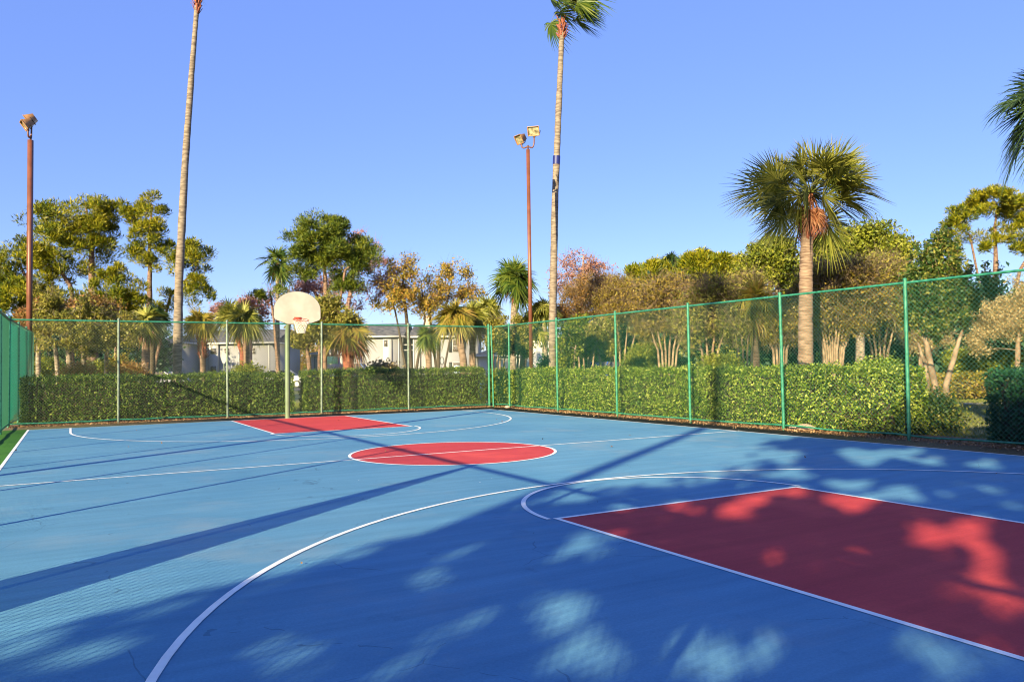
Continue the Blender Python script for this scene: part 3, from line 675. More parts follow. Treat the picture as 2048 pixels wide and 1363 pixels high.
palm('sabal_palm', 'small palm with grey-green drooping head in front of the pale building, left of the chimney', 38, [(858, 756, .15), (857, 715, .15), (856, 690, .15)], (857, 672), 26, .55, .38, F_palm_g, B_sabal, (-75, 80), 22, .06, dead=5)
palm('sabal_palm', 'palm with a curving boot-covered trunk before the shuttered window', 36, [(932, 756, .17), (926, 715, .17), (918, 670, .17), (912, 645, .16)], (910, 632), 32, .8, .48, F_palm_y, B_sabal, (-60, 85), 24, .075, boots=70)
palm('sabal_palm', 'yellowish palm with straight trunk beside the building downpipe', 38, [(945, 756, .16), (945, 700, .16), (946, 652, .15)], (946, 636), 30, .8, .46, F_palm, B_sabal, (-65, 85), 24, .075, dead=6)
palm('sabal_palm', 'olive palm whose trunk leans right behind the far right corner post', 40, [(985, 758, .17), (978, 690, .16), (975, 640, .15)], (974, 622), 28, .8, .5, F_palm, B_grey, (-60, 85), 22, .08)
palm('sabal_palm', 'small palm with splayed boots left of the large pale gable', 37, [(1040, 756, .17), (1048, 705, .17), (1056, 670, .15)], (1058, 655), 20, .7, .5, F_palm, B_sabal, (-50, 85), 20, .07, boots=80)
palm('sabal_palm', 'low squat palm with big yellow fronds and a brown skirt right of the hoop', 30, [(697, 762, .21), (697, 720, .2), (698, 690, .19)], (698, 664), 24, .72, .5, F_palm_y, B_boot, (-45, 85), 24, .06, droop=.4, dead=16, deadlen=.8, boots=60)
palm('sabal_palm', 'palm in front of the left building with its trunk between wall and white window bay', 40, [(407, 756, .15), (406, 720, .15), (403, 675, .17)], (402, 645), 34, .8, .42, F_palm_y, B_sabal, (-45, 80), 24, .065, boots=70)
palm('sabal_palm', 'dark-trunked palm with wide drooping head left of the hoop', 38, [(492, 757, .16), (493, 705, .15), (490, 670, .15)], (489, 640), 36, .9, .5, F_palm, B_pine, (-45, 80), 24, .065, dead=5)
palm('sabal_palm', 'second palm close to the dark-trunked one, with an orange-brown trunk', 39, [(486, 757, .13), (485, 705, .13), (470, 660, .13)], (462, 632), 26, .8, .5, F_palm, B_boot, (-45, 80), 22, .065)
palm('sabal_palm', 'shaggy palm left of the tall leaning trunk, with a pinkish lit trunk', 36, [(290, 757, .2), (292, 700, .18), (293, 660, .17)], (294, 645), 24, .7, .42, F_palm, B_sabal, (-70, 80), 20, .075, dead=10, deadlen=.8)
palm('sabal_palm', 'shaded palm trunk directly right of the pinkish one', 38, [(302, 758, .17), (304, 700, .16), (308, 650, .15)], (309, 636), 24, .7, .45, F_palm_d, B_dark, (-60, 80), 20, .075)
palm('sabal_palm', 'small yellow-green palm in front of the myrtles left of the large cabbage palm', 27, [(1512, 752, .115), (1512, 690, .11), (1512, 630, .11)], (1512, 608), 32, .75, .5, F_palm_y, B_sabal, (-70, 85), 26, .05, dead=10, deadlen=.6)
palm('tall_palm', 'tiny far palm head poking above the brown trees', 90, [(1340, 740, .2), (1341, 560, .2), (1341, 535, .2)], (1341, 525), 22, 1.2, .7, F_palm_d, B_grey, (-50, 85), 18, .14)

# pines
PG = 'pines on the left skyline'
tree('pine_tree', 'largest spreading pine at the left edge', 'pine tree', 48, [[(186, 758, .34), (186, 660, .28), (184, 560, .2), (182, 480, .13), (172, 415, .06)], [(186, 640, .2), (140, 570, .13), (95, 500, .07)], [(150, 758, .25), (135, 660, .2), (75, 600, .13), (35, 520, .06)]],
     [(140, 480, 100, 88, 92), (60, 545, 80, 82, 62), (190, 450, 58, 62, 36), (110, 600, 118, 48, 60), (25, 600, 60, 60, 30), (225, 425, 28, 34, 10)],
     F_pine, B_pine, .56, 120, .27, .17, 'pine', PG, .014, .5)
tree('pine_tree', 'open-crowned pine just left of the tall leaning palm trunk', 'pine tree', 48, [[(298, 758, .22), (298, 640, .18), (300, 540, .13), (298, 470, .09), (305, 410, .05)], [(298, 640, .12), (340, 590, .08), (390, 540, .05)]],
     [(305, 435, 44, 44, 26), (300, 505, 52, 46, 26), (378, 510, 52, 52, 26), (395, 580, 44, 34, 16), (262, 430, 24, 34, 7), (330, 600, 40, 30, 6)],
     F_pine, B_pine, .50, 120, .26, .17, 'pine', PG, .014, .5)
tree('pine_tree', 'thin short pine between the two larger pines', 'pine tree', 44, [[(232, 758, .12), (233, 660, .1), (236, 560, .05)]],
     [(236, 575, 48, 56, 34), (262, 610, 42, 34, 16), (200, 600, 44, 40, 16)], F_pine, B_pine, .46, 110, .25, .17, 'pine', PG, .014, .5)
tree('pine_tree', 'dense rounded pine behind the backboard', 'pine tree', 58, [[(652, 758, .24), (652, 640, .2), (650, 540, .14), (655, 450, .07)], [(652, 600, .12), (690, 540, .09), (725, 510, .05)]],
     [(645, 482, 74, 60, 86), (715, 505, 44, 40, 36), (615, 525, 44, 36, 28), (690, 555, 44, 30, 18)], F_pine2, B_pine, .68, 140, .31, .16, 'pine', None, .014, .5)
tree('pine_tree', 'small dark pine bough seen between the thin palm and the left palms', 'pine tree', 52, [[(560, 758, .12), (548, 640, .09), (540, 585, .05)]],
     [(532, 590, 26, 14, 7), (556, 578, 18, 14, 4), (580, 600, 20, 14, 4)], F_pine2, B_pine, .42, 90, .26, .16, 'pine', None, .02, .5)
tree('pine_tree', 'flat-topped umbrella pine at the right edge of the skyline', 'pine tree', 56, [[(1975, 758, .28), (1985, 640, .25), (1992, 530, .17), (1990, 450, .09), (1994, 405, .03)], [(1985, 640, .18), (2040, 540, .12), (2075, 480, .07)], [(1990, 520, .12), (1940, 470, .07), (1905, 445, .04)]],
     [(1992, 405, 66, 30, 46), (1925, 428, 42, 32, 20), (2045, 418, 44, 40, 30), (1908, 470, 32, 36, 12), (1955, 485, 34, 28, 7), (2055, 480, 42, 38, 20), (1900, 505, 28, 24, 8), (2010, 470, 40, 24, 8)],
     F_pine, B_pine, .54, 110, .30, .16, 'pine', None, .016, .5, nodestart=.5)
for i, (px, py, rx, ry, lab) in enumerate([(1405, 530, 55, 30, 'domed far pine above the brown trees, right of the tiny palm head'), (1300, 548, 50, 22, 'low far pine left of the tiny palm head'), (1475, 545, 40, 26, 'far pine next to the small yellow-green palm'), (1540, 505, 30, 20, 'pale far pine tip left of the large cabbage palm')]):
    tree('pine_tree', lab, 'pine tree', 80+3*i, [[(px, 756, .35), (px, py+50, .28), (px+3, py, .18)]], [(px, py, rx, ry, 46), (px, py+25, rx*1.1, ry*.8, 30)], F_pine, B_pine, 1.15, 150, .5, .2, 'pine', 'far pines over the myrtles', .02, .6)

# autumn broadleaves
tree('bare_tree', 'half-bare pinkish tree spreading behind the pine and backboard', 'tree', 66, [[(690, 758, .3), (692, 640, .24), (705, 560, .15), (712, 500, .08)], [(690, 700, .2), (640, 600, .14), (600, 540, .08)]],
     [(735, 510, 52, 46, 60), (610, 580, 66, 42, 66), (700, 580, 80, 48, 76), (560, 600, 34, 30, 22), (770, 560, 36, 34, 26)], F_pink, B_pink, .7, 26, .2, .5, 'broad', None, .012, .8, 5, .4, 1., .02)
tree('autumn_tree', 'upright yellow-brown tree left of the building chimney', 'tree', 60, [[(825, 758, .2), (815, 650, .15), (805, 580, .09), (808, 530, .05)], [(825, 700, .13), (850, 640, .08), (842, 560, .04)], [(818, 680, .12), (790, 620, .07), (775, 570, .04)]],
     [(808, 555, 46, 60, 74), (815, 605, 54, 34, 50), (770, 590, 30, 34, 16), (850, 610, 28, 30, 16)], F_autumn, B_dark, .62, 44, .17, .6, 'broad', None, .012, .9, 5, .3, 1., .014, 0., 1.2, .1)
tree('autumn_tree', 'spreading golden tree over the building chimney', 'tree', 62, [[(875, 758, .2), (878, 660, .15), (895, 600, .09), (905, 550, .05)], [(876, 700, .12), (860, 640, .08), (862, 590, .04)], [(880, 650, .1), (915, 600, .06), (940, 570, .03)]],
     [(905, 565, 60, 54, 84), (870, 600, 36, 34, 30), (940, 585, 28, 30, 16)], F_autumn, B_dark, .62, 42, .17, .6, 'broad', None, .012, .9, 5, .3, 1., .014, 0., 1.2, .1)
tree('bare_tree', 'pink half-bare tree top right of the tall central trunk', 'tree', 60, [[(1160, 758, .28), (1160, 640, .2), (1165, 560, .12), (1168, 510, .06)]],
     [(1165, 530, 56, 30, 74), (1170, 570, 60, 28, 60), (1110, 560, 24, 30, 18)], F_pink, B_pink, .6, 22, .18, .5, 'broad', None, .012, .8, 5, .4, 1., .02)
tree('autumn_tree', 'reddish brown tree low behind the left palms', 'tree', 62, [[(500, 758, .2), (502, 650, .15), (505, 600, .08)]],
     [(505, 620, 46, 30, 50), (450, 620, 30, 20, 22)], F_pink, B_pink, .7, 46, .22, .5, 'broad', None, .012, .8, 4)
# left understory
tree('broadleaf_tree', 'wide orange-tinged understory tree behind the left hedge', 'tree', 31, [[(140, 760, .12), (138, 700, .1), (130, 650, .07)], [(166, 760, .1), (168, 690, .08), (178, 640, .05)], [(120, 760, .1), (112, 700, .08), (95, 660, .05)]],
     [(110, 640, 56, 42, 62), (180, 650, 60, 46, 70), (235, 670, 42, 42, 42), (140, 690, 60, 26, 30), (90, 600, 40, 30, 18)], F_olive, B_grey, .34, 95, .11, .5, 'broad', None, .016, .8, 3)
tree('broadleaf_tree', 'rusty bush tree under the largest pine', 'tree', 36, [[(75, 760, .12), (78, 690, .1), (85, 640, .06)]],
     [(75, 640, 40, 30, 36), (190, 615, 50, 24, 40), (130, 620, 50, 24, 36)], F_orange, B_grey, .42, 80, .13, .5, 'broad', None, .016, .8, 3)
tree('broadleaf_tree', 'olive tree behind the fence post left of the paired palm trunks', 'tree', 33, [[(212, 760, .1), (214, 710, .08), (222, 660, .05)]],
     [(235, 665, 40, 36, 44), (262, 650, 26, 26, 22)], F_olive, B_grey, .34, 90, .11, .5, 'broad', None, .016, .8, 2)
tree('broadleaf_tree', 'olive twin-trunked tree right behind the hoop', 'tree', 30, [[(620, 760, .1), (617, 715, .09), (612, 685, .06)], [(650, 760, .12), (650, 705, .1), (662, 670, .06)], [(640, 760, .07), (638, 715, .06), (640, 680, .04)]],
     [(625, 650, 42, 34, 52), (670, 640, 42, 38, 52), (600, 680, 26, 22, 22), (660, 680, 34, 20, 24), (650, 605, 30, 18, 18)], F_olive, B_pine, .33, 95, .11, .5, 'broad', None, .018, .8, 2)
# slender myrtles at the far right corner
for i, (px, lab) in enumerate([(988, 'slender myrtle just right of the corner post'), (1003, 'slender myrtle with a curved pale stem between the corner posts'), (1038, 'slender forked myrtle left of the right floodlight pole')]):
    tree('crape_myrtle', lab, 'small tree', 31+i*.8, [[(px, 765, .06), (px-3, 730, .05), (px-1, 695, .03)], [(px+2, 762, .05), (px+5, 725, .04), (px+13, 690, .02)]],
         [(px, 670, 22, 38, 40), (px+14, 690, 18, 24, 22)], F_olive, B_pale, .26, 80, .1, .5, 'broad', 'slender myrtles at the far right corner', .018, .9, 2)
tree('small_tree', 'leafy green young tree right of the tall central trunk', 'small tree', 27, [[(1140, 765, .07), (1141, 730, .06), (1140, 690, .04)], [(1146, 765, .05), (1148, 720, .04), (1152, 690, .03)]],
     [(1142, 690, 24, 40, 52), (1150, 650, 22, 24, 22), (1130, 720, 14, 16, 10)], F_green, B_pale, .25, 90, .1, .5, 'broad', None, .018, .9, 2)
tree('crape_myrtle', 'tall bare-stemmed myrtle left of the first green posts', 'small tree', 29, [[(1168, 765, .07), (1178, 720, .06), (1195, 680, .04)], [(1205, 765, .06), (1200, 720, .05), (1192, 680, .03)]],
     [(1200, 665, 42, 34, 60), (1170, 690, 24, 24, 22), (1225, 700, 14, 22, 12)], F_olive, B_pale, .28, 80, .1, .5, 'broad', None, .018, .9, 4)
# brown crape myrtle bank along the right
MG = 'row of brown crape myrtles along the right'
def myrtle(px, py, rx, ry, d, fan, lab, fol=F_myrtle, dens=1., top=0):
    tr = []
    for k in range(fan):
        a = (k/(fan-1)-.5) if fan > 1 else 0
        tr.append([(px+a*16, 762, .055), (px+a*rx*.55, 700, .045), (px+a*rx*1.2, py+ry*.3, .02)])
    cr = [(px, py-6, rx, ry, int(120*dens)), (px-rx*.5, py+ry*.2, rx*.65, ry*.85, int(60*dens)), (px+rx*.5, py+ry*.2, rx*.65, ry*.85, int(60*dens)), (px, py-ry*.55, rx*.7, ry*.55, int(50*dens))]
    return tree('crape_myrtle', lab, 'small tree', d, tr, cr, fol, B_pale, .44, 46, .115, .42, 'broad', MG, .014, .8, 10, .3, 1., .008, .3, 5, .2)
myrtle(1172, 605, 60, 50, 40, 4, 'rusty myrtle with pink tree above it, right of the tall central trunk', F_orange)
myrtle(1245, 610, 62, 58, 38, 4, 'brown myrtle above the dark gap with the blue car', F_myrtle)
myrtle(1335, 620, 70, 62, 30, 6, 'broad brown myrtle with several forked stems in the middle of the right bank', F_myrtle)
myrtle(1420, 630, 58, 66, 27, 4, 'myrtle crossed by the dark vertical shadow', F_olive)
myrtle(1490, 610, 50, 58, 34, 4, 'olive myrtle behind the small yellow-green palm', F_olive)
myrtle(1665, 600, 82, 76, 25, 11, 'fan-stemmed myrtle right of the large cabbage palm', F_myrtle, 1.4)
myrtle(1760, 600, 60, 76, 27, 5, 'olive myrtle filling in beside the right-hand post', F_olive)
myrtle(1560, 650, 48, 40, 27, 5, 'twiggy grey-brown myrtle just left of the large cabbage palm', F_myrtle)
tree('broadleaf_tree', 'big yellow-green tree behind and left of the large cabbage palm', 'tree', 40, [[(1560, 758, .25), (1560, 650, .2), (1555, 560, .12)]],
     [(1548, 515, 54, 50, 100), (1600, 550, 46, 50, 60), (1502, 550, 36, 42, 44)], F_green, B_grey, .6, 100, .17, .5, 'broad', None, .016, .8, 2)
tree('broadleaf_tree', 'big olive-green tree behind and right of the large cabbage palm', 'tree', 38, [[(1720, 758, .25), (1720, 650, .2), (1725, 560, .12)]],
     [(1715, 495, 78, 54, 150), (1660, 510, 44, 52, 70), (1790, 515, 46, 46, 66), (1720, 560, 84, 44, 80)], F_green, B_grey, .58, 100, .17, .5, 'broad', None, .016, .8, 2)
# crape tree in the opening
tree('crape_myrtle', 'tall multi-trunk myrtle in the hedge opening with upright dark leafy shoots', 'small tree', 18.4, [[(1880, 838, .085), (1868, 760, .08), (1854, 692, .065), (1845, 640, .04)], [(1883, 842, .075), (1893, 765, .07), (1912, 700, .055), (1925, 660, .03)], [(1862, 800, .05), (1850, 730, .045), (1836, 685, .03)]],
     [(1862, 645, 54, 45, 90), (1852, 580, 52, 60, 84), (1892, 600, 48, 60, 76), (1875, 530, 44, 44, 44), (1930, 615, 36, 44, 36), (1968, 580, 34, 24, 14), (1828, 610, 30, 60, 34)],
     F_mix, B_pale, .24, 75, .085, .5, 'spire', None, .016, .9, 0, .45, .8, .006)
myrtle(1850, 680, 44, 22, 32, 9, 'pale fan-stemmed myrtle seen between the trunks in the opening', F_tan, .4)
tree('tan_tree', 'tan weeping-looking tree at the right edge behind the opening', 'tree', 33, [[(2030, 765, .12), (2035, 700, .1), (2040, 640, .06)]],
     [(2000, 640, 46, 46, 74), (2045, 620, 44, 60, 70), (1965, 680, 26, 24, 22), (2080, 640, 40, 60, 50)], F_tan, B_pale, .36, 90, .1, .4, 'broad', None, .014, .9, 4, .3, 1., .008)
tree('broadleaf_tree', 'yellow-green tree tip at the far right edge above the tan one', 'tree', 40, [[(2070, 765, .15), (2070, 640, .12), (2065, 600, .08)]], [(2062, 600, 36, 34, 50)], F_green, B_grey, .5, 90, .15, .5)

# shrubs
def shrub(label, px, py, rx, ry, d, fol, n=70, size=.1, nl=70, name='shrub', cat='shrub', clump=.25):
    c = W(px, py, d); b = np.array([c[0], c[1], 0.]); sc = d/FPX; th = thing(name, label, cat, tuple(b))
    T = []
    for _ in range(n):
        v = unit(rng.normal(size=3))*rng.uniform(.5, 1)**.5; T.append(c+rt0*v[0]*rx*sc+np.array([0, 0, 1.])*v[2]*ry*sc+np.array([fw[0], fw[1], 0])*v[1]*rx*sc)
    T = np.array(T); T[:, 2] = np.maximum(T[:, 2], .12)
    tm = MB()
    for t_ in T[::2]: tube(tm, [b+rng.normal(0, .05, 3)*[1, 1, 0], (b+t_)/2+rng.normal(0, .05, 3), t_], [.02, .012, .005], 4, False)
    tm.build('stems', B_dark, th)
    cm = MB(); m = n*nl; cc = np.repeat(T, nl, 0); v = rng.normal(size=(m, 3))*clump*.6; leaves(cm, cc+v, size, .5, unit(cc-c), .8); cm.build('foliage', fol, th)
    return th
shrub('round bright green shrub behind the right hedge, left of the broad brown myrtle', 1295, 730, 52, 38, 34, F_green, 200, .11)
shrub('green mound shrub behind the hedge right of the large cabbage palm', 1757, 748, 46, 18, 22, F_hedge_r, 130, .08)
shrub('dark round shrub by the foot of the large pale gable', 1105, 735, 28, 20, 36, F_hedge_d, 80, .1)
shrub('low green shrub beside the myrtle across from the small palm', 1440, 738, 40, 22, 25, F_green, 90, .08)
shrub('leafy green plants filling the far right corner behind the fence', 1000, 775, 22, 32, 30.6, F_green, 90, .12)
shrub('low dark shrub wrapping the end of the right hedge at the opening', 1850, 835, 52, 44, 16.8, F_mix, 170, .075, name='end_shrub')
shrub('tuft of tan ornamental grass above the hedge below the building corner', 765, 748, 26, 14, 32, F_tan, 60, .16, name='ornamental_grass', cat='grass clump')
shrub('rusty brown low bush behind the left hedge', 160, 748, 30, 12, 29, F_orange, 60, .09)
shrub('brown fern-like bush above the left hedge near the second post', 258, 748, 24, 14, 30, F_orange, 50, .09)
shrub('yellow-green bush behind the hedge left of the hoop', 492, 752, 22, 12, 27, F_green, 50, .1)
shrub('yellow-leaved plant right of the far left post', 238, 730, 8, 12, 31, F_palm_y, 24, .12)
for i, (px, lab) in enumerate([(1925, 'leafy shrub nearest the opening behind the low golden hedge'), (1975, 'middle leafy shrub behind the low golden hedge'), (2025, 'leafy shrub behind the low golden hedge at the right edge')]):
    shrub(lab, px, 722, 30, 20, 36, F_green, 70, .14)
for i in range(3):
    shrub(['sunlit green shrub seen far off through the left fence', 'shaded green shrub seen far off through the left fence', 'green shrub behind the rusty bush at the left'][i], [95, 70, 185][i], [735, 742, 742][i], 24, 14, [45, 40, 42][i], F_green, 60, .14)
g0, g1 = G(1840, 31), G(2300, 31)
hedge('low golden clipped hedge across the lawn beyond the opening', (g0[0], g0[1]), (g1[0], g1[1]), 1.2, .95, F_palm_y, 500, .11, 'low_hedge')

# distant woods, one mass
def wood(pxs, d, htop, fol, n, label):
    mb = MB(); C = []
    for _ in range(n):
        px = rng.uniform(*pxs); dd = d*rng.uniform(.92, 1.15); p = G(px, dd); h = htop(px)*rng.uniform(.75, 1.0); z = h*rng.uniform(0, 1)**.7; C.append([p[0], p[1], z])
    C = np.array(C); cc = np.repeat(C, 60, 0); v = rng.normal(size=cc.shape)*.75; leaves(mb, cc+v, .42, .55)
    o = mb.build('woods', fol, None, origin=(C[0][0], C[0][1], 0)); return tag(o, label, 'woods', None, 'stuff')
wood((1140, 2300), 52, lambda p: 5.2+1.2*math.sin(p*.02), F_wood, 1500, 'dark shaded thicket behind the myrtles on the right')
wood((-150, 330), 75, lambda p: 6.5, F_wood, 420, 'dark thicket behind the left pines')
wood((500, 960), 125, lambda p: 7, F_autumn, 420, 'far belt of brown trees behind the buildings')

# ------------------------------------------------------------------ buildings
M_wall = plain('pale_siding', (.25, .24, .25), .8, var=.03, scale=2)
M_white = plain('white_trim', (.42, .40, .39), .7, var=.04)
M_roof = plain('grey_shingle', (.06, .06, .075), .9, var=.35, scale=2, c2=(.16, .14, .13))
M_pane = plain('window_glass', (.06, .05, .05), .15, c2=(.16, .13, .11))
M_shut = plain('dark_shutter', (.035, .035, .035), .6)
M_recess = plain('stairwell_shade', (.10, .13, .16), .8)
M_tanw = plain('tan_siding', (.42, .30, .22), .8, var=.05)
class House:
    def __init__(s, label, px0, px1, d, deep, ze, zr, name='apartment_building', wall=None, skew=0., roof='hip'):
        s.A = G(px0, d); s.B = G(px1, d+skew); s.len = np.linalg.norm(s.B-s.A); s.u = (s.B-s.A)/s.len; s.n = np.array([-s.u[1], s.u[0], 0]); s.px0, s.px1, s.d = px0, px1, d
        if np.dot(s.n, fw) < 0: s.n = -s.n
        s.th = thing(name, label, 'building', tuple(s.A)); s.ze = ze
        mb = MB(); s.pt = lambda u_, z, o=0.: s.A+s.u*u_+np.array([0, 0, z])-s.n*o
        A, B = s.A, s.B; n_ = s.n*deep; V = [A, B, B+n_, A+n_]; V = [v-[0, 0, .1] for v in V]+[v+[0, 0, ze] for v in V]; mb.add(V, BOXF[:0]+[[0, 1, 5, 4], [1, 2, 6, 5], [2, 3, 7, 6], [3, 0, 4, 7], [4, 5, 6, 7]]); mb.build('wall', wall or M_wall, s.th)
        o_ = .55; e = [s.A-s.u*o_-s.n*o_, s.B+s.u*o_-s.n*o_, s.B+s.u*o_+s.n*(deep+o_), s.A-s.u*o_+s.n*(deep+o_)]
        zz = np.array([0, 0, 1.]); mb = MB(); hl = min(deep/2+o_, s.len/2) if roof == 'hip' else 0
        r0 = s.A-s.u*o_+s.n*deep/2+s.u*hl; r1 = s.B+s.u*o_+s.n*deep/2-s.u*hl
        V = [v+zz*(ze-.02) for v in e]+[v+zz*(ze+.16) for v in e]+[r0+zz*zr, r1+zz*zr]
        mb.add(V, [[3, 2, 1, 0], [4, 5, 9, 8], [6, 7, 8, 9]]); mb.add(V, [[5, 6, 9], [7, 4, 8]]); s.roof = mb.build('roof', M_roof, s.th)
        mb = MB(); mb.add(V, [[0, 1, 5, 4], [1, 2, 6, 5], [2, 3, 7, 6], [3, 0, 4, 7]]); mb.build('fascia', M_white, s.roof)
    def u(s_, px): pass
    def U(s, px): return (px-s.px0)/(s.px1-s.px0)*s.len
    def Z(s, py, px=None): return W(px or (s.px0+s.px1)/2, py, s.d)[2]
    def quad(s, name, px0, px1, py0, py1, m, out=.05, parent=None, th_=.05):
        mb = MB(); z0, z1 = max(0, s.Z(py1)), s.Z(py0); u0, u1 = s.U(px0), s.U(px1)
        c = s.pt((u0+u1)/2, (z0+z1)/2, out); obox(mb, c, s.u*(u1-u0)/2, s.n*th_/2, [0, 0, (z1-z0)/2]); return mb.build(name, m, parent or s.th)
    def window(s, px0, px1, py0, py1, shutters=False, fr=M_white):
        w_ = s.quad('window', px0, px1, py0, py1, fr, .05)
        k = 1.2; h = (py0+py1)/2
        s.quad('pane', px0+k, px1-k, py0+k, h-.5, M_pane, .085, w_, .03); s.quad('pane', px0+k, px1-k, h+.5, py1-k, M_pane, .085, w_, .03)
        if shutters:
            for a, b in ((px0-7, px0-1.5), (px1+1.5, px1+7)): s.quad('shutter', a, b, py0, py1, M_shut, .06, w_)
h1 = House('pale pinkish two-storey building with a white window bay on the left', 357, 545, 92, 12, W(400, 688, 92)[2], W(400, 655, 92)[2], roof='gable')
h1.quad('window_bay', 420, 438, 686, 760, M_white, .15, None, .3)
for a, b in ((695, 708), (730, 743)):
    w_ = h1.quad('window', 422, 436, a, b, M_white, .32); h1.quad('pane', 423.5, 434.5, a+1.5, b-1, M_pane, .36, w_, .03)
h1c = House('pale wing with an outside stair left of the tall leaning trunk', 311, 353, 86, 9, W(330, 686, 86)[2], W(330, 668, 86)[2])
h1c.window(320, 326, 690, 712); h1c.quad('door', 332, 338, 690, 716, M_recess)
h1.window(380, 392, 695, 709); h1.window(448, 460, 695, 709)
h1.window(500, 512, 695, 708); h1.quad('downpipe', 478, 479.5, 688, 760, M_white, .1); h1.quad('downpipe', 538, 539.5, 688, 760, M_white, .1)
# outside stair
st = thing('staircase', 'dark outside staircase with railings rising to the pale left building', 'staircase', tuple(G(306, 83)))
mb = MB(); a0, a1 = W(304, 745, 83), W(345, 718, 83); off = np.array([fw[0], fw[1], 0])*1.0
for k in range(13):
    p = a0+(a1-a0)*k/12; obox(mb, p, rt0*.12, off/2, [0, 0, .03])
tube(mb, [a0-[0, 0, .1], a1-[0, 0, .1]], .09, 5); tube(mb, [a0+off-[0, 0, .1], a1+off-[0, 0, .1]], .09, 5); mb.build('steps', M_dark, st)
mb = MB(); hgt = np.array([0, 0, 1.0])
tube(mb, [a0+hgt, a1+hgt], .05, 5)
for k in range(16):
    p = a0+(a1-a0)*k/15; tube(mb, [p, p+hgt], .02, 4)
mb.build('railing', M_dark, st)
h2 = House('pale two-storey building with grey shingle roof in the centre', 725, 800, 90, 11, W(760, 674, 90)[2], W(760, 642, 90)[2], roof='gable')
h2.quad('downpipe', 797, 798.5, 676, 760, M_white, .1); h2.quad('corner_board', 725, 727, 676, 760, M_white)
h2.quad('window_bay', 767, 784, 678, 760, M_white, .12, None, .24)
w_ = h2.quad('window', 768.5, 776, 679, 693, M_white, .27); h2.quad('pane', 769.5, 775, 680, 692, M_pane, .31, w_, .03)
w_ = h2.quad('window', 768.5, 776, 724, 740, M_white, .27); h2.quad('pane', 769.5, 775, 725, 739, M_tanw, .31, w_, .03)
mb = MB(); obox(mb, h2.pt(h2.U(734), h2.Z(700), .15), h2.u*.08, h2.n*.1, [0, 0, .15]); mb.build('wall_lamp', M_dark, h2.th)
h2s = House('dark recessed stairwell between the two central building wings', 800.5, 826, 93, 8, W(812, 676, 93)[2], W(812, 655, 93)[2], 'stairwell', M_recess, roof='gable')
mb = MB(); tube(mb, [W(801, 689, 91), W(826, 689, 91)], .06, 5); tube(mb, [W(801, 700, 91), W(826, 700, 91)], .06, 5); mb.build('railing', M_white, h2s.th)
h3 = House('pale two-storey wing with dark shuttered windows and a blue-capped chimney', 827, 955, 89, 12, W(890, 674, 89)[2], W(890, 642, 89)[2], roof='gable')
h3.window(905.5, 924, 678, 704, True); h3.window(905.5, 924, 724, 750, True)
h3.quad('corner_board', 826.5, 829, 676, 760, M_white); h3.quad('downpipe', 840.5, 842, 676, 760, M_dark, .1); h3.quad('corner_board', 850, 852, 676, 760, M_white); h3.quad('corner_board', 860, 863, 676, 760, M_white)
h3.quad('notice', 908, 920, 731, 746, plain('paper_notice', (.6, .75, .9), .5), .13, None, .02)
mb = MB(); c = W(856, 648, 94); obox(mb, c, rt0*.48, tw*.48, [0, 0, 1.3]); ch = mb.build('chimney', M_tanw, h3.roof)
mb = MB(); obox(mb, c+[0, 0, 1.4], rt0*.62, tw*.62, [0, 0, .35]); obox(mb, c+[0, 0, 1.95], rt0*.3, tw*.3, [0, 0, .2]); mb.build('chimney_cap', plain('blue_grey_cap', (.22, .27, .42), .5), ch)
h4 = House('white low building behind the slender myrtles', 957, 1048, 84, 10, W(1000, 712, 84)[2], W(1000, 690, 84)[2], wall=M_white)
h4.window(990, 996, 724, 742); h4.quad('shutter', 984, 988, 724, 742, M_shut)
h5 = House('large white wall of a building right of the floodlight pole', 1052, 1122, 80, 12, W(1090, 676, 80)[2], W(1090, 652, 80)[2], wall=M_white)
h6 = House('low white garage behind the sign and squat palm', 622, 718, 105, 9, W(670, 708, 105)[2], W(670, 695, 105)[2], 'garage', M_white)
h6.quad('door', 628, 634, 712, 750, M_recess)
h7 = House('small pinkish far-off house seen through the left fence', 78, 112, 100, 9, W(95, 710, 100)[2], W(95, 700, 100)[2], 'house', plain('pink_stucco', (.6, .33, .28), .8))
h8 = House('far house with white columns at the right edge', 1968, 2090, 66, 10, W(2010, 690, 66)[2], W(2010, 668, 66)[2], 'house', M_tanw)
for px in (1978, 2004): h8.quad('column', px-3, px+3, 692, 712, M_white, .3, None, .3)
h8.window(1986, 1998, 693, 706); h8.quad('porch_wall', 2008, 2030, 711, 716, M_white, .6)

# ------------------------------------------------------------------ signs, cars, bins
def text_mesh(txt, size, m, parent, M4):
    cu = bpy.data.curves.new('lettering', 'FONT'); cu.body = txt; cu.size = size; cu.extrude = .004; cu.align_x = 'CENTER'; cu.align_y = 'CENTER'
    ob = bpy.data.objects.new('tmp', cu); COL.objects.link(ob); dg = bpy.context.evaluated_depsgraph_get()
    me = bpy.data.meshes.new_from_object(ob.evaluated_get(dg)); bpy.data.objects.remove(ob)
    o = bpy.data.objects.new('lettering', me); COL.objects.link(o); me.materials.clear(); me.materials.append(m); me.transform(M4); o.parent = parent; return o
sg = G(665, 44); th = thing('entrance_sign', 'pale green and tan sign board with white lettering beyond the hoop', 'sign', tuple(sg))
n_ = unit(tw); c = W(663, 722, 44)
mb = MB(); obox(mb, c, rt0*.36, n_*.03, [0, 0, .28]); mb.build('panel', plain('pale_green_panel', (.38, .62, .30), .6), th)
c2 = W(666, 733.5, 44); mb = MB(); obox(mb, c2+n_*.002, rt0*.48, n_*.04, [0, 0, .17]); mb.build('panel', plain('tan_panel', (.50, .38, .28), .6), th)
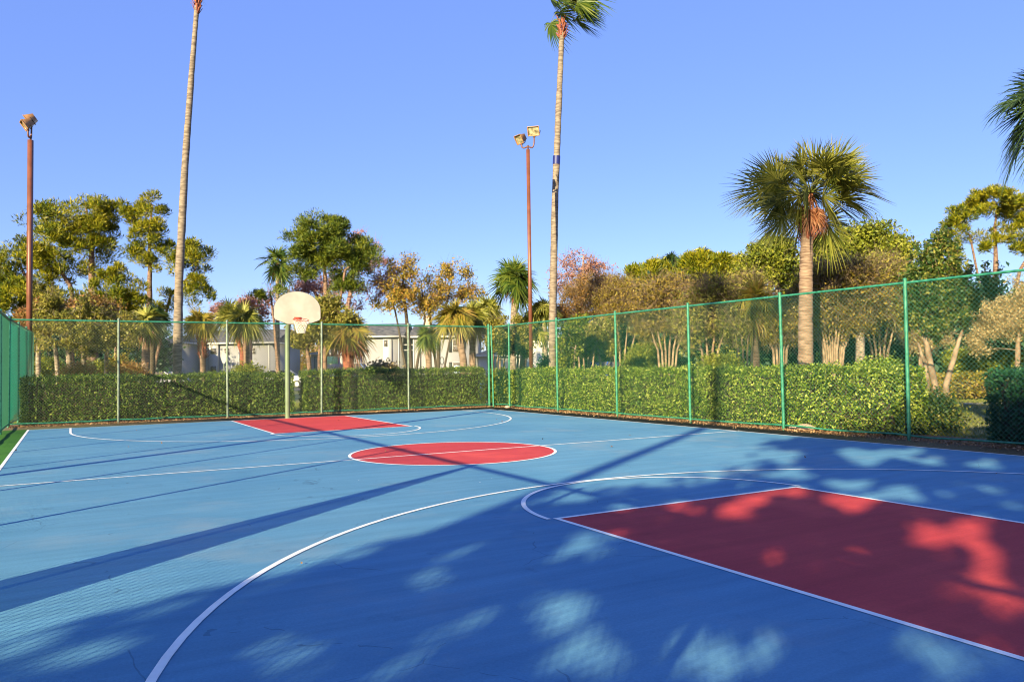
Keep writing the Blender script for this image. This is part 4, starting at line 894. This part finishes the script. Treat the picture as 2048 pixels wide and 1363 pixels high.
M4 = Matrix(((rt0[0], 0, n_[0], (c2+n_*.05-sg)[0]), (rt0[1], 0, n_[1], (c2+n_*.05-sg)[1]), (0, 1, 0, (c2-sg)[2]), (0, 0, 0, 1)))
text_mesh('GOLF', .26, M_white, th, M4)
mb = MB()
for k in (-.4, .4): tube(mb, [sg+rt0*k-[0, 0, .1], sg+rt0*k+[0, 0, 2.2]], .045, 6)
mb.build('post', M_white, th)
th = thing('round_sign', 'grey oval sign on a thin post left of the hoop', 'sign', tuple(G(448, 30))); p = G(448, 30); c = W(448, 715, 30)
mb = MB(); tube(mb, [p-[0, 0, .1], c], .02, 6); mb.build('post', M_fgrey, th)
mb = MB(); a = np.linspace(0, 2*np.pi, 25)[:-1]; V = [c+rt0*.1*math.cos(q)+np.array([0, 0, .23*math.sin(q)]) for q in a]; V2 = [v+n_*.02 for v in V]; mb.add(V+V2, [list(range(24)), [i+24 for i in range(24)][::-1]]); mb.add(V+V2, [[i, (i+1) % 24, (i+1) % 24+24, i+24] for i in range(24)]); mb.build('disc', plain('sign_grey', (.30, .28, .28), .6), th)
th = thing('garden_trellis', 'thin lollipop-shaped trellis hoop in front of the shuttered wing', 'trellis', tuple(G(881, 40))); p = G(880, 40); c = W(884, 721, 40)
mb = MB(); V = [c+rt0*.1*math.cos(q)+np.array([0, 0, .19*math.sin(q)]) for q in np.linspace(0, 2*np.pi, 21)]; tube(mb, V, .02, 5, False); mb.build('ring', M_dark, th)
mb = MB(); tube(mb, [p-[0, 0, .1], c-[0, 0, .19]], .02, 5); mb.build('stem', M_dark, th)

def car(label, px, d, yaw_off, col, tall=1.45, ln=4.5):
    b = G(px, d); th = thing('parked_car', label, 'car', tuple(b)); th.rotation_euler = (0, 0, math.atan2(rt0[1], rt0[0])+yaw_off)
    def fin(mb, n, m, par=th, sm=False):
        V = np.concatenate(mb.v); me = mb
        o = mb.build(n, m, None, sm); o.parent = par; return o
    mat_ = plain('car_paint', col, .25, var=.03)
    h = ln/2; wd = .9; prof = [(-h, .45), (-h+.05, .85), (-h+.7, .98), (-h+1.3, 1.0), (h-1.15, 1.0), (h-.2, .85), (h, .6), (h-.05, .35), (-h+.05, .3)]
    mb = MB(); n = len(prof); V = [(x, -wd, z) for x, z in prof]+[(x, wd, z) for x, z in prof]; mb.add(V, [list(range(n)), [i+n for i in range(n)][::-1]]); mb.add(V, [[i, (i+1) % n, (i+1) % n+n, i+n][::-1] for i in range(n)])
    cab = [(-h+.75, .98), (-h+1.4, tall), (h-1.9, tall), (h-1.2, 1.0)]; k = .72
    V = [(x, -(wd-.04 if z < 1.1 else k), z) for x, z in cab]+[(x, (wd-.04 if z < 1.1 else k), z) for x, z in cab]
    g = MB(); g.add(V, [[0, 1, 2, 3], [7, 6, 5, 4], [0, 4, 5, 1], [2, 6, 7, 3]]); mb.add(V, [[1, 5, 6, 2]])
    for a_, c_ in ((0, 1), (2, 3), (4, 5), (6, 7)): tube(mb, [V[a_], V[c_]], .035, 4)
    bo = fin(mb, 'body', mat_); fin(g, 'window', M_pane)
    for x in (-h+.8, h-.85):
        for y in (-wd+.08, wd-.08):
            mb = MB(); tube(mb, [(x, y-.1, .32), (x, y+.1, .32)], .32, 16); wl = fin(mb, 'wheel', M_dark); mb = MB(); tube(mb, [(x, y-.11, .32), (x, y+.11, .32)], .19, 12); fin(mb, 'hub', M_white, wl)
    for y in (-.65, .65):
        mb = MB(); obox(mb, (h-.03, y, .68), [.04, 0, 0], [0, .16, 0], [0, 0, .07]); fin(mb, 'headlight', M_lens)
    return th
car('white car parked beyond the gap in the hedge by the hoop', 566, 64, 0, (.75, .75, .78))
car('blue car with pale windows parked behind the squat palm', 712, 60, 0, (.10, .17, .36), 1.9, 4.8)
car('light car parked below the outside stair on the left', 328, 70, 0, (.5, .5, .55))
car('bright blue car parked in the shade behind the right-hand hedge', 1222, 44, .6, (.03, .09, .42), 1.7)
def bin_(label, px, d, col):
    b = G(px, d); th = thing('wheeled_bin', label, 'bin', tuple(b)); mb = MB()
    V = [b+rt0*x*k-tw*y*k+np.array([0, 0, z]) for z, k in ((.08, .8), (1.0, 1.)) for x, y in ((-.3, -.35), (.3, -.35), (.3, .35), (-.3, .35))]; mb.add(V, BOXF); mb.build('body', plain('bin_blue', col, .5), th)
    mb = MB(); obox(mb, b+[0, 0, 1.04], rt0*.33, tw*.38, [0, 0, .03]); tube(mb, [b+rt0*.3+[0, 0, .95]+tw*-.4, b-rt0*.3+[0, 0, .95]+tw*-.4], .02, 5); mb.build('lid', plain('bin_lid', col, .5), th)
    for s in (-1, 1):
        mb = MB(); q = b+rt0*s*.28-tw*.3+[0, 0, .1]; tube(mb, [q-rt0*.03, q+rt0*.03], .1, 10); mb.build('wheel', M_dark, th)
bin_('blue wheeled bin by the foot of the building downpipe', 962, 33, (.02, .10, .40))
# paving seen far off
sheet('parking_lot', [tuple(G(a, d)[:2]) for a, d in ((250, 58), (1000, 58), (1000, 82), (250, 82))], -.046, plain('asphalt', (.16, .15, .15), .9, var=.1))
sheet('path', [tuple(G(a, d)[:2]) for a, d in ((1780, 27.2), (2400, 27.2), (2400, 28.4), (1780, 28.4))], -.04, M_conc)

# a broken pale rock and litter at the foot of the fences
def rock(label, x, y, s):
    mb = MB(); n = 10; P = []
    for i in range(6):
        for j in range(n):
            a = j*2*np.pi/n; b_ = (i/5-.5)*math.pi; P.append([x+s*math.cos(b_)*math.cos(a)*rng.uniform(.8, 1.15), y+s*1.5*math.cos(b_)*math.sin(a)*rng.uniform(.8, 1.15), max(-.02, s*.55*(math.sin(b_)+.6)*rng.uniform(.85, 1.1))])
    mb.add(P, [[i*n+j, i*n+(j+1) % n, (i+1)*n+(j+1) % n, (i+1)*n+j] for i in range(5) for j in range(n)])
    o = mb.build('rock', plain('pink_rock', (.45, .30, .22), .9, var=.3, scale=12, bump=.5), None, False, origin=(x, y, 0)); return tag(o, label, 'rock')
rock('pale pinkish rock at the foot of the right hedge, between two green posts', 8.38, -.78, .16)
rock('smaller pinkish stone beside the larger rock under the right hedge', 8.40, -.45, .10)
rock('brown stone at the foot of the first post past the far right corner', 8.0, 12.2, .10)
mb = MB(); n = 5200
s = rng.uniform(0, 1, n); P = np.c_[XL+s*15.5, YB-.05+rng.normal(0, .18, n), rng.uniform(.0, .03, n)]; P[:, 2] += .004
n2 = 6500; P2 = np.c_[XR+rng.normal(.1, .24, n2), 13-rng.uniform(0, 1, n2)*24, rng.uniform(.0, .03, n2)+.004]
P3 = np.c_[rng.uniform(-7, 7, 140), rng.uniform(-11, 12, 140), np.full(140, .02)]
leaves(mb, np.r_[P, P2, P3[:22]], .05, .55, np.array([0, 0, 1.]), 2.); o = mb.build('leaf_litter', F_litter); tag(o, 'dry leaves scattered along the foot of the fences', 'leaf litter', None, 'stuff')
mb = MB(); n = 60000; q = rng.uniform(0, 1, (n, 2)); P = np.c_[9.7+q[:, 0]**1.3*16, -14+q[:, 1]*20, np.full(n, 0.)]; P[:, 2] = -.02
leaves(mb, P, .09, .14, None, 0, np.array([0, 0, 1.]), 2.2); n = 30000; P = np.c_[-8+rng.uniform(0, 1, n)*16, 15.5+rng.uniform(0, 1, n)*8, np.full(n, -.02)]
leaves(mb, P, .10, .14, None, 0, np.array([0, 0, 1.]), 2.2); o = mb.build('grass', F_grass); tag(o, 'short lawn grass beyond the fences', 'grass', None, 'stuff')

# ------------------------------------------------------------------ trees out of the picture, left behind the camera, whose shade falls on the court
SU, SV = np.array([.817, .576]), np.array([-.576, .817])   # along the sun's travel, and to its left
def uv(u_, v_): p = SU*u_+SV*v_; return np.array([p[0], p[1], 0.])
# crown leaves cut away so sun flecks land at set spots (x, y, half sizes)
FLECKS = [(1174, 1097, 48, 22), (1143, 1250, 55, 30), (1179, 1317, 70, 36), (1399, 1322, 75, 50), (1527, 1312, 38, 42), (1900, 1317, 90, 50), (1630, 1358, 50, 18),
          (860, 1160, 50, 22), (940, 1240, 50, 20), (160, 1305, 150, 22), (1476, 1025, 40, 20), (1512, 1000, 36, 14), (1588, 984, 44, 12), (1706, 1005, 55, 22), (1622, 1087, 18, 13), (1691, 1112, 16, 12),
          (1860, 1071, 44, 24), (1946, 1066, 42, 34), (1983, 1127, 32, 34), (1972, 1168, 52, 30), (2018, 1204, 45, 32), (1394, 923, 34, 14), (1568, 912, 36, 12), (1583, 948, 46, 13),
          (1737, 912, 58, 19), (1813, 907, 32, 14), (1865, 923, 30, 13), (1700, 969, 52, 13), (1803, 989, 48, 19), (1988, 979, 32, 10), (2028, 1010, 28, 12), (1895, 987, 20, 9), (1150, 990, 38, 18), (1307, 964, 28, 9), (1972, 928, 36, 13), (560, 1290, 60, 16), (1900, 1190, 30, 16)]
_r = np.random.default_rng(5)
for _ in range(85):
    a, b_ = _r.uniform(500, 2048), 925+430*_r.uniform(0, 1)**1.15; k = (b_-740)/400; FLECKS.append((a, b_, _r.uniform(13, 30)*k+4, _r.uniform(8, 15)*k))
EDGE = ([-400, 0, 300, 600, 860, 1000, 1150, 1250, 1400, 1600, 1800, 2600], [1380, 1285, 1205, 1140, 1080, 1035, 975, 952, 905, 882, 868, 860])  # crowns trimmed so their shade stops at this line
def gaps(P, k):
    L_ = P[:, 2]/math.tan(R(SUN_EL)); Q = np.c_[P[:, :2]+SU*L_[:, None], np.zeros(len(P))]-np.array([CX, CY, CZ])
    z = Q@fw; ok = z > .3; zz = np.where(ok, z, 1); x = 1024+FPX*(Q@rt)/zz; y = 681.5-FPX*(Q@up)/zz
    keep = np.ones(len(P), bool)
    for a, b_, rx, ry in FLECKS:
        if b_ < 1050: rx, ry = rx*.88, ry*.85
        q_ = ((x-a)/(rx*k*1.32))**2+((y-b_)/(ry*k*1.32))**2; keep &= ~(ok & (q_ < 1+.35*np.sin(np.arctan2(y-b_, (x-a)*ry/rx)*3+a)+rng.normal(0, .18, len(P))))
    keep &= ~(ok & (y < np.interp(x, *EDGE)+rng.normal(0, 8, len(P))))
    return keep
def shade_tree(label, u0, v0, crowns, nl=150, size=.24, trunkh=8, bare=False, r=.28):
    b = uv(u0, v0); th = thing('shade_tree', label, 'tree', tuple(b), 'shade trees left of the camera'); tm = MB()
    P = np.array([b+[0, 0, -.05], b+[.1, 0, trunkh*.4], b+[0, .2, trunkh*.75], b+[.1, .1, trunkh]]); tube(tm, P, [r, r*.8, r*.6, r*.35], 9)
    T = []
    for (v_, z, rv, rz, n) in crowns:
        for _ in range(n):
            q = unit(rng.normal(size=3))*rng.uniform(0, 1)**.4; T.append(uv(u0+q[0]*rv*.7, v_+q[1]*rv)+[0, 0, z+q[2]*rz])
    T = np.array(T); cm = MB(); cc = np.repeat(T, nl, 0); cc = cc+rng.normal(size=cc.shape)*[.36, .36, .22]
    k1, k2 = gaps(T, .55), gaps(cc, 1.)
    grow(tm, list(P[1:]), [r*.8, r*.6, r*.35], T[k1], .02, .02); tm.build('trunk', B_pine, th, True)
    leaves(cm, cc[k2], size, .5); cm.build('crown', F_green, th)
b = uv(-26, -3.2)
th = thing('tall_palm', 'tall palm left of the picture whose trunk shadow crosses the court and right hedge', 'palm tree', tuple(b)); mb = MB()
tube(mb, [b-[0, 0, .05], b+[0, 0, 9], b+[.1, 0, 19]], [.16, .14, .12], 12); mb.build('trunk', B_tall, th, True)
mb = MB()
for i in range(26):
    a = i*2.4; e_ = rng.uniform(-.5, 1.2); D = np.array([math.cos(a)*math.cos(e_), math.sin(a)*math.cos(e_), math.sin(e_)]); H = b+[.1, 0, 19]
    n = 60; leaves(mb, H+D*1.6+rng.normal(0, .3, (n, 3)), .9, .06, None, 0, D, 2.)
mb.build('crown', F_palm, th)
shade_tree('big spreading tree left of the camera shading the near end of the court', -23.5, -8.5, [(-6.4, 5.6, 3.9, 2.0, 240), (-9.6, 8.0, 4.6, 2.0, 280), (-8.6, 9.6, 3.6, 1.2, 110)], trunkh=6)
shade_tree('second spreading tree left of the camera shading the right corner', -25, -15.5, [(-13.6, 8.2, 4.4, 3.2, 300), (-18, 8, 4.5, 3.0, 120)], trunkh=6)
